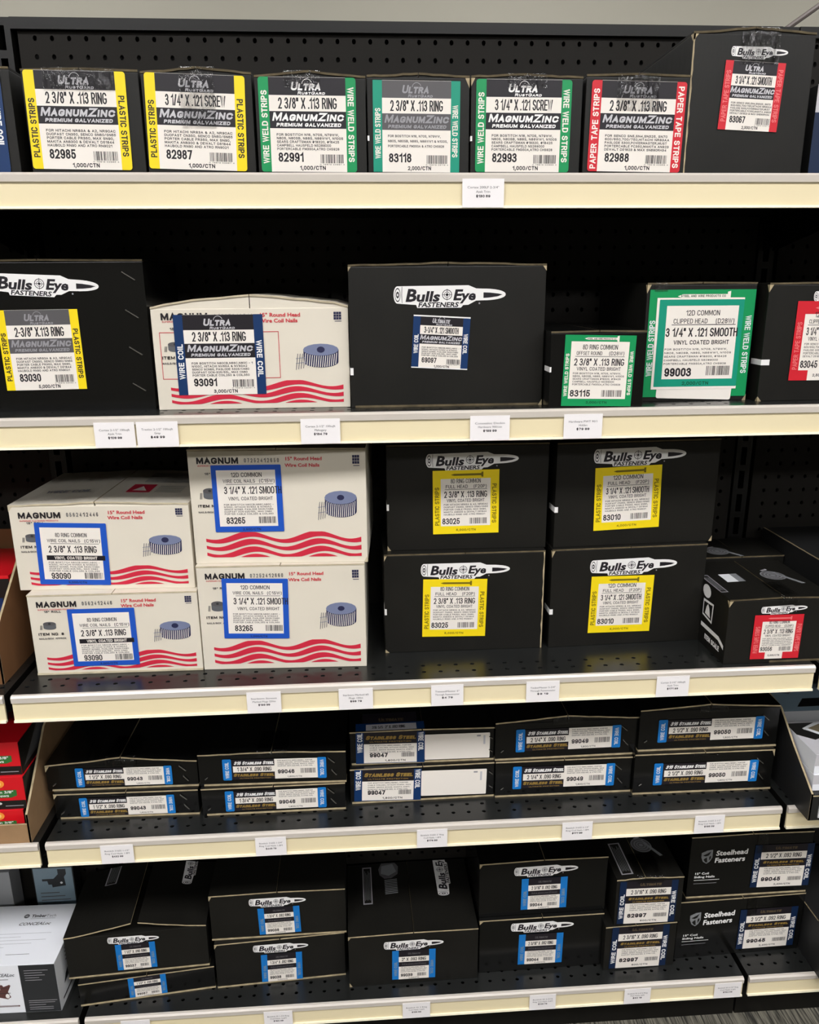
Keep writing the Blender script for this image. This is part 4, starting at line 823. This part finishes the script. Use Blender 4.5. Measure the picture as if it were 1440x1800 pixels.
# fourth shelf
def navy47(s):
    bw = .115
    s.rect(0, 0, 1, 1, 'navy', 1); s.rect(bw, .63, 1-bw, 1, 'black', 1.2); s.rect(bw, .02, 1-bw, .63, 'paper', 1.3)
    s.text('Stainless Steel', .14, .86, .77, .13, 'gold', .022, shear=.25, sc=True); s.text('ULTIMATE PROTECTION', .2, .8, .68, .04, 'gold', .01)
    s.small(STN, .2, .84, .56, .07, .035, 'ink', .002); s.text('99047', .2, .46, .2, .14, 'ink', .022); s.barcode(.66, .2, .85, .34, 4); s.text('1,800/CTN', .42, .72, .06, .06, 'ink', .008)
    s.text('WIRE COIL', .095, .98, .36, .075, 'white', .012, rot=90); s.text('WIRE COIL', .905, .38, .98, .075, 'white', .012, rot=-90)
G4 = 'flat stainless nail cartons on the fourth shelf'
for k, up in (('b', 'lower'), ('a', 'upper')):
    st2 = lambda w, h: [(w-.02, h*.33, -50, .013), (w-.024, h*.72, -42, .015), (.012, h*.25, 40, .006)]
    W = BOX['99043'+k]; carton('99043'+k, 'flat black carton labelled 99043, %s box of the first stack on the fourth shelf' % up, 'carton', G4, .17, 'gloss', lift=.0115 if k == 'a' else .0, gap=.002, seam=.5, bot=(.03, 1), tape=(.05, .006, .0), staples=st2(W[3], W[4]), wear='tl', art={'lab': lambda s: strip316(s, '99043', '1 1/2" X .090 RING')})
    W = BOX['99046'+k]; carton('99046'+k, 'flat black carton labelled 99046, %s box of the second stack on the fourth shelf' % up, 'carton', G4, .18, 'gloss', lift=.0025 if k == 'a' else .0, gap=.002, bot=(.03, 1), tape=(.05, .005, .0) if k == 'a' else None, staples=st2(W[3], W[4]), art={'lab': lambda s: strip316(s, '99046', '1 3/4" X .090 RING')})
    W = BOX['99047'+k]
    def tp(s):
        s.rect(0, 0, 1, .42, 'navy', 1, 'label'); s.rect(.115, 0, .885, .35, 'silver', 1.2); s.text('316 S/S  2" X .092 RING', .24, .72, .1, .16, 'ink', .01); s.rect(.1, .42, .9, 1, 'black', 1); s.text('Ultimate', .34, .7, .5, .2, 'dullgold', .02, sc=True)
    a = {'lab': navy47, 'tag': lambda s: (s.rrect(0, 0, 1, 1, .0015, 'paper', 1, 'sticker'), s.rect(.80, .86, .86, .92, 'grey', 1.2, 'sticker'), s.rect(.9, .55, .93, .9, 'silver', 1.2, 'sticker'))}
    if k == 'a': a['top'] = [(.0105, .001, .1165, .055, tp, 'p')]
    carton('99047'+k, 'black carton with navy label 99047 and blank white sticker, %s box of the stack' % up, 'carton', G4, .17, 'gloss', lift=.0015 if k == 'a' else .0, gap=.002, bot=(.01, 1), staples=[(W[3]-.006, W[4]*.7, -40, .008), (W[3]-.006, W[4]*.3, -40, .008)], art=a)
    W = BOX['99049'+k]; carton('99049'+k, 'flat black carton labelled 99049, %s box of the fourth stack on the fourth shelf' % up, 'carton', G4, .17, 'gloss', lift=.009 if k == 'a' else .0, gap=.002, bot=(.0, 1), tape=(.05, .005, .0), staples=st2(W[3], W[4]), art={'lab': lambda s: strip316(s, '99049', '2 1/4" X .090 RING')})
    W = BOX['99050'+k]; carton('99050'+k, 'flat black carton labelled 99050, %s box of the fifth stack on the fourth shelf' % up, 'carton', G4, .18, 'gloss', lift=.008 if k == 'a' else .0, gap=.002, bot=(.0, 1), tape=(.05, .005, .005), staples=st2(W[3], W[4]), wear='tr' if k == 'b' else '', art={'lab': lambda s: strip316(s, '99050', '2 1/2" X .090 RING')})
# bottom shelf
G5 = 'cartons on the bottom shelf'
def vlogo(s):      # the cartridge logo running away from the viewer on a lid
    q = Sheet(s.h, s.w, lambda u, v, l: s.fn(s.w-v, u, l)); bullet(q); s.g = q.g
def helmet(s):
    g = 'printed_artwork'
    s.poly([(.1, .62), (.05, .8), (.2, 1), (.8, 1), (.95, .85), (.9, .62), (.6, .5), (.3, .5)], 'dim', 1, g); s.poly([(.15, .66), (.2, .9), (.7, .95), (.85, .7), (.5, .58)], 'steelgrey', 1.2, g)
    for k in range(9): s.poly([(.3, .03+.05*k), (.85, .05+.05*k), (.85, .075+.05*k), (.3, .055+.05*k)], 'steelgrey', 1.2, g)
for k, up in (('b', 'lower'), ('a', 'upper')):
    art = {'lab': lambda s: smallblue(s, '99037', '1 1/2" X .090 RING')}
    if k == 'a': art['logo'] = bullet; art['top'] = [(.19, .10, .024, .12, vlogo, 'v'), (.045, .115, .022, .06, frame_top, 'f')]
    carton('99037'+k, 'black carton labelled 99037 with %s' % ('raised open lid flaps, upper of the leftmost black pair' if k == 'a' else 'skewed front, lower of the leftmost black pair'), 'carton', G5, .165, 'black' if k == 'a' else 'gloss', lift=.020 if k == 'a' else .0, gap=.012 if k == 'a' else .002, bot=(0, 1), art=art)
    carton('99038'+k, 'black carton labelled 99038, %s of the second pair on the bottom shelf' % up, 'carton', G5, .155, 'black', lift=.002 if k == 'a' else .0, gap=.002, bot=(0, 1), wear='tl', art={'lab': lambda s: smallblue(s, '99038', '1 3/4" X .092 RING'), 'logo': bullet})
    carton('99044'+k, 'black carton labelled 99044, %s of the fourth pair on the bottom shelf' % up, 'carton', G5, .165, 'gloss', lift=.002 if k == 'a' else .0, gap=.002, wear='tl', art={'lab': lambda s: smallblue(s, '99044', '2 3/16" X .092 RING'), 'logo': bullet})
    art = {'lab': lambda s: navylabel(s, '82997', '2 3/16" X .090 RING')}
    if k == 'a': art['top'] = [(.012, .01, .022, .085, frame_top, 'f'), (.06, .055, .05, .05, target_top, 't')]
    carton('82997'+k, 'narrow black carton with broad navy label 82997, %s of its pair' % up, 'carton', G5, .17, 'black', lift=.003 if k == 'a' else .0, gap=.0015, seam=.42, tape=(.05, .008, .0), art=art)
    def sm(s):
        s.text('15" Coil', .05, .17, .385, .034, 'white', .02, g='lettering'); s.text('Siding Nails', .05, .22, .33, .034, 'white', .02, g='lettering')
        s.rect(.05, .29, .26, .297, 'white', 2, 'lettering'); s.rect(.05, .235, .24, .241, 'grey', 2, 'lettering')
    art = {'face': sm, 'steel': steel_logo, 'lab': lambda s: navylabel(s, '99045', '2 1/2" X .092 RING', '2,400/CTN')}
    carton('99045'+k, 'wide black carton with plain shield logo and navy label 99045, %s of its pair' % up, 'carton', G5, .16, 'gloss', lift=.002 if k == 'a' else .0, gap=.002, bot=(0, 1) if k == 'a' else None, tape=(.02, .04, .02), art=art)
carton('99039', 'single low black carton labelled 99039 in the middle of the bottom shelf', 'carton', G5, .185, 'black', lift=.0015, gap=.0015, wear='tl bl', bot=None,
    art={'lab': lambda s: smallblue(s, '99039', '2" X .092 RING'), 'logo': bullet, 'top': [(.175, .085, .026, .15, vlogo, 'v'), (.03, .075, .018, .1, frame_top, 'f'), (.06, .095, .045, .09, helmet, 'h')]})
# ---------------------------------------------------------------- things in the neighbouring bays
def tray(name, label, cat, x0, x1, yf, z, d, prof, zf, m, ed, group=None):
    """display tray: side walls follow prof [(dy, z)...] from front to back, low front wall"""
    r = empty(name, ((x0+x1)/2, yf+d/2, z)); tag(r, label, cat, group); hw = (x1-x0)/2; t = .003
    for sx, nm in ((-1, 'side_panel'), (1, 'side_panel')):
        b = MB(); X = sx*hw; pts = [(-d/2, 0)] + [(-d/2+a, c) for a, c in prof] + [(d/2, 0)]
        b.extrude(pts, X-(t if sx > 0 else 0), X+(0 if sx > 0 else t), m)
        for (a, c), (a2, c2) in zip([(0, 0)]+prof, prof+[(d, prof[-1][1])]):
            xa, xb = X-(t if sx > 0 else 0)-.0002, X+(0 if sx > 0 else t)+.0002
            b.poly([(xa, -d/2+a, c+.0003), (xb, -d/2+a, c+.0003), (xb, -d/2+a2, c2+.0003), (xa, -d/2+a2, c2+.0003)], ed)
        b.build(nm, r, fix=False)
    b = MB(); b.box(-hw+t, hw-t, -d/2, -d/2+t, 0, zf, m, {'+z': ed}); b.build('front_panel', r)
    b = MB(); b.box(-hw+t, hw-t, d/2-t, d/2, 0, prof[-1][1], m); b.build('back_panel', r)
    b = MB(); b.box(-hw+t, hw-t, -d/2+t, d/2-t, 0, .003, m); b.build('base_panel', r)
    return r
def plainbox(name, label, cat, x0, x1, y0, d, z, h, m, group=None, fronts=None, tops=None, sides=None, bevel=.0008, yaw=0):
    r = empty(name, ((x0+x1)/2, y0+d/2, z), yaw); tag(r, label, cat, group); w = x1-x0
    b = MB(); b.box(-w/2, w/2, -d/2, d/2, 0, h, m); b.build('body', r, bevel=bevel)
    if fronts: s = Sheet(w, h, lambda u, v, l: (-w/2+u, -d/2-.0003-.0001*l, v)); fronts(s); s.build(r)
    if tops: s = Sheet(w, d, lambda u, v, l: (-w/2+u, -d/2+v, h+.0003+.0001*l)); tops(s); s.build(r)
    if sides: s = Sheet(d, h, lambda u, v, l: (w/2+.0003+.0001*l, -d/2+u, v)); sides(s); s.build(r)
    return r
mat('red_card', INK['boxred'], .3, 0, .5); mat('dull_black', (26, 26, 26), .5); mat('grey_card', (150, 152, 154), .4); mat('kit_card', (240, 242, 247), .4); mat('dark_kraft', (120, 84, 54), .8, 0, .2, bump=(120, .2, (1, 1, .3)))
# left bay, fourth shelf: kraft display tray with three red cartons
tray('display_tray', 'open kraft cardboard tray holding the three red cartons, left of the fourth shelf', 'tray', -.735, -.539, 1.103, ZS[4], .24, [(0, .052), (.105, .147), (.24, .19)], .034, 'kraft', 'kraft_edge')
def redfront(s, low):
    g = 'label'
    s.rect(0, 0, 1, .27, 'cartblack', 1, g)
    s.disc(.72, .80, .014, .0085, 'orange', 1, g); s.disc(.72, .80, .009, .0055, 'sun', 1.3, g)
    s.poly([(.45, .36), (.86, .36), (.92, .42), (.92, .60), (.45, .60)], 'leaf', 1, g)
    s.text('Composition 3/8"', .47, .89, .50, .08, 'white', .02); s.text('Decking Screws', .47, .84, .39, .08, 'white', .02)
    s.text('10°', .60, .76, .08, .14, 'white', .03); s.rect(.79, .09, .97, .115, 'grey', 2, 'lettering')
def redside(s):
    s.rect(0, 0, 1, .98, 'cartblack', 1, 'label'); s.poly([(.05, .15), (.4, .9), (.9, .92), (.6, .2)], 'dim', 1.2); s.poly([(.12, .25), (.3, .7), (.7, .75), (.5, .3)], 'greyprint', 1.4)
for i, (z0, hh, yy, xr, nm) in enumerate(((.003, .0475, 1.118, -.552, 'bottom'), (.0506, .0580, 1.122, -.5465, 'middle'), (.1087, .0580, 1.128, -.5485, 'top'))):
    plainbox('screw_carton', 'small red carton with orange emblem, %s one of the three in the kraft tray' % nm, 'carton', xr-.155, xr, yy, .19, ZS[4]+z0, hh, 'red_card', 'red cartons in the kraft tray', lambda s: redfront(s, 0), None, redside)
# left bay, third shelf: brown tray with red cartons
tray('display_tray', 'brown cardboard tray with red cartons at the left edge of the third shelf', 'tray', -.70, -.541, 1.104, ZS[3], .25, [(0, .080), (.02, .099), (.11, .165), (.25, .17)], .075, 'dark_kraft', 'kraft_edge')
for i, (z0, hh, yy, nm) in enumerate(((.003, .060, 1.125, 'lower'), (.0635, .075, 1.20, 'upper'))):
    plainbox('screw_carton', 'red carton in the brown tray at the left edge, %s one' % nm, 'carton', -.69, -.556, yy, .14, ZS[3]+z0, hh, 'red_card', 'red cartons in the brown tray', lambda s: (s.rect(.0, .0, 1, .93, 'cartblack', 1, 'label'), s.rect(.2, .2, .9, .5, 'navy', 1.2)))
# left bay, bottom shelf: white kit carton and two pale blue ones behind it
x, y, z, w, h, yaw, _ = BOX['timber']
KD = .142
r = empty('fastener_kit_carton', (x+w/2, y+KD/2, z), math.radians(-1)); tag(r, 'white and black kit carton with clip picture at the left end of the bottom shelf', 'carton')
b = MB(); b.box(-w/2, w/2, -KD/2, KD/2, 0, h, 'kit_card'); b.build('body', r, bevel=.0008)
s = Sheet(w, h, lambda u, v, l: (-w/2+u, -KD/2-.0003-.0001*l, v))
s.rect(.70, .01, 1, .99, 'charcoal', 1, 'label')
for k, (vv, L) in enumerate(((.87, .2), (.82, .15), (.77, .17), (.72, .12), (.67, .14), (.24, .24), (.2, .22), (.15, .14), (.1, .2), (.06, .2))): s.rect(.74, vv, .74+L, vv+.012, 'grey', 1.3, 'lettering')
s.text('CONCEALoc', .42, .655, .77, .065, 'greyprint', .02, shear=.25); s.rect(.5, .70, .6, .715, 'grey', 1, 'lettering')
s.rect(.36, .135, .66, .165, 'brown', 1, 'label'); s.rect(.37, .145, .65, .155, 'silver', 1.2, 'label')
s.poly([(.42, .42), (.46, .36), (.52, .33), (.57, .30), (.60, .34), (.58, .45), (.61, .58), (.60, .60), (.55, .56), (.54, .60), (.52, .60), (.52, .50), (.47, .46)], 'brown', 1, 'label'); s.disc(.572, .365, .0036, .005, 'white', 1.3, 'label'); s.rect(.43, .42, .6, .43, 'charcoal', 1.4, 'label'); s.line((.5, .52), (.6, .54), .001, 'charcoal', 1.4)
s.build(r)
s = Sheet(w, KD, lambda u, v, l: (-w/2+u, -KD/2+v, h+.0003+.0001*l))
s.disc(.555, .80, .005, .005, 'greyprint', 1, 'printed_artwork'); s.disc(.555, .80, .003, .0015, 'silver', 1.3, 'printed_artwork'); s.text('Timber', .60, .73, .775, .05, 'charcoal', .03); s.text('Tech', .73, .82, .775, .05, 'grey', .0)
s.text('CONCEALoc', .52, .80, .64, .05, 'greyprint', .02, shear=.3); s.rect(.60, .75, .82, .754, 'greyprint', 1, 'lettering')
for k, (a, c) in enumerate(((.1, .85), (.1, .6), (.1, .83), (.1, .72), (.1, .5))): s.rect(a, .50-.055*k, c, .504-.055*k, 'grey', 1, 'printed_artwork')
s.rect(.55, .16, .75, .166, 'dim', 1, 'lettering')
s.build(r)
s = Sheet(KD, h, lambda u, v, l: (w/2+.0003+.0001*l, -KD/2+u, v))
s.rect(0, 0, 1, 1, 'kitwhite', .5, 'label'); s.poly([(.18, .33), (.42, .36), (.42, .56), (.25, .46)], 'charcoal', 1.2); s.rect(.1, .1, .75, .14, 'charcoal', 1.2)
for k in range(4): s.rect(.3, .9-.08*k, .8, .93-.08*k, 'dim', 1.2)
s.build(r)
def kitface(s):
    s.rect(.03, .38, .97, .99, 'kitblue', 1, 'label')
    s.poly([(.22, .84), (.5, .84), (.62, .90), (.62, .97), (.82, .97), (.82, .90), (.76, .86), (.78, .74), (.45, .72), (.44, .76), (.36, .76), (.34, .81), (.22, .81)], 'charcoal', 1.3); s.disc(.68, .78, .0025, .0025, 'kitwhite', 1.5)
    for k in range(5): s.rect(.14, .64-.05*k, .6+.25*((k*7) % 3)/2, .652-.05*k, 'dim', 1.3, 'lettering')
plainbox('fastener_kit_carton', 'dark carton with pale blue panel standing behind the white kit carton', 'carton', -.662, -.583, 1.335, .03, ZS[5], .168, 'dull_black', None, kitface)
plainbox('fastener_kit_carton', 'pale blue grey carton at the far left edge behind the white kit carton', 'carton', -.80, -.700, 1.325, .04, ZS[5], .17, 'grey_card')
# right bay, fourth shelf: black display tray with grey cartons
tray('display_tray', 'black cardboard tray with pale edges holding grey cartons, right of the fourth shelf', 'tray', .72, .90, 1.062, ZS[4], .28, [(0, .050), (.067, .098), (.12, .141), (.28, .155)], .045, 'dull_black', 'kraft_edge')
def gfront(s):
    s.rect(0, .42, 1, 1, 'silver', 1, 'label'); s.text('MAX', .08, .5, .58, .3, 'ink', .035, shear=.25); s.text('2" 15GA', .3, .8, .47, .08, 'ink', .02, shear=.2)
def gtop(s):
    s.rect(0, 0, 1, 1, 'silver', 1, 'label'); s.poly([(.0, .95), (.0, .6), (.14, .42), (.3, .55), (.12, .75), (.3, .95)], 'cartblack', 1.2)
    s.poly([(.12, .78), (.30, .45), (.8, .45), (.8, .95), (.3, .95)], 'kitwhite', 1.3); s.poly([(.18, .78), (.33, .52), (.75, .52), (.75, .9), (.34, .9)], 'bronze', 1.4)
def gside(s): s.rect(0, 0, 1, 1, 'kitwhite', 1, 'label')
for z0, nm in ((.046, 'lower'), (.0765, 'upper')):
    plainbox('screw_carton', 'small silver grey carton in the black tray, %s of the front pair' % nm, 'carton', .7285, .893, 1.076 if nm == 'lower' else 1.078, .10, ZS[4]+z0, .030 if nm == 'lower' else .036, 'kit_card', 'silver grey cartons in the black tray', gfront, gtop if nm == 'upper' else None)
b_ = lambda s: (s.rect(0, 0, 1, 1, 'kitblue', 1, 'label'), s.poly([(.2, .1), (.35, .3), (1, .3), (1, .1)], 'cartblack', 1.2), s.text('NET WT', .55, .95, .14, .08, 'white', .02), s.poly([(.02, .55), (.25, .42), (.8, .95), (.55, .98)], 'dim', 1.2), s.text('BAND', .1, .7, .6, .18, 'kitblue', .03, shear=.4))
plainbox('screw_carton', 'dim blue grey carton at the back of the black tray', 'carton', .7285, .893, 1.185, .14, ZS[4]+.004, .125, 'grey_card', None, None, b_)
plainbox('screw_carton', 'black box with white panel at the front of the black tray', 'carton', .7285, .893, 1.0665, .10, ZS[4]+.0035, .042, 'dull_black')
tp_ = MB(); tp_.box(.735, .89, 1.0595, 1.0615, ZS[4]+.006, ZS[4]+.040, ink('kitwhite'))
o = tp_.build('shelf_card'); tag(o, 'white card leaning on the front of the black tray, cut off at the right', 'card')
# right bay, bottom shelf: black carton, and third shelf: black carton in the dark
plainbox('display_box', 'black carton with pale kraft edge at the right end of the bottom shelf', 'carton', .835, 1.02, 1.108, .25, ZS[5], .105, 'dull_black', None, None, lambda s: (s.rect(0, .2, .012, 1, 'bronze', 1, 'worn_edge') , s.rect(0, 0, .6, .01, 'bronze', 1, 'worn_edge')))
plainbox('display_box', 'large black carton in the shade at the right end of the third shelf', 'carton', .742, .98, 1.13, .22, ZS[3], .136, 'dull_black', None, None, lambda s: s.rect(0, 0, .014, 1, 'bronze', 1, 'worn_edge'))
# right bay, top shelf
plainbox('display_box', 'pale and navy carton beside the tall carton at the right frame edge, top shelf', 'carton', .610, .78, 1.105, .2, ZS[1], .112, 'dull_black', None, lambda s: (s.rect(0, .70, 1, 1, 'silver', 1, 'label'), s.rect(0, 0, 1, .7, 'deepnavy', 1, 'label')))
# cable rising behind the shelving
b = MB(); n = 8; p0, p1, rr = Vector((1.30, 3.0, 2.08)), Vector((2.0, 3.0, 2.55)), .009
dr = (p1-p0).normalized(); e1 = dr.cross(Vector((0, 1, 0))).normalized(); e2 = dr.cross(e1)
R_ = [[tuple(p+(e1*math.cos(k*2*math.pi/n)+e2*math.sin(k*2*math.pi/n))*rr) for k in range(n)] for p in (p0-dr*1.2, p1+dr*.6)]
for k in range(n): b.poly([R_[0][k], R_[0][(k+1) % n], R_[1][(k+1) % n], R_[1][k]], 'wire')
o = b.build('cable'); tag(o, 'thin dark cable slanting up behind the shelving at the top right', 'cable')
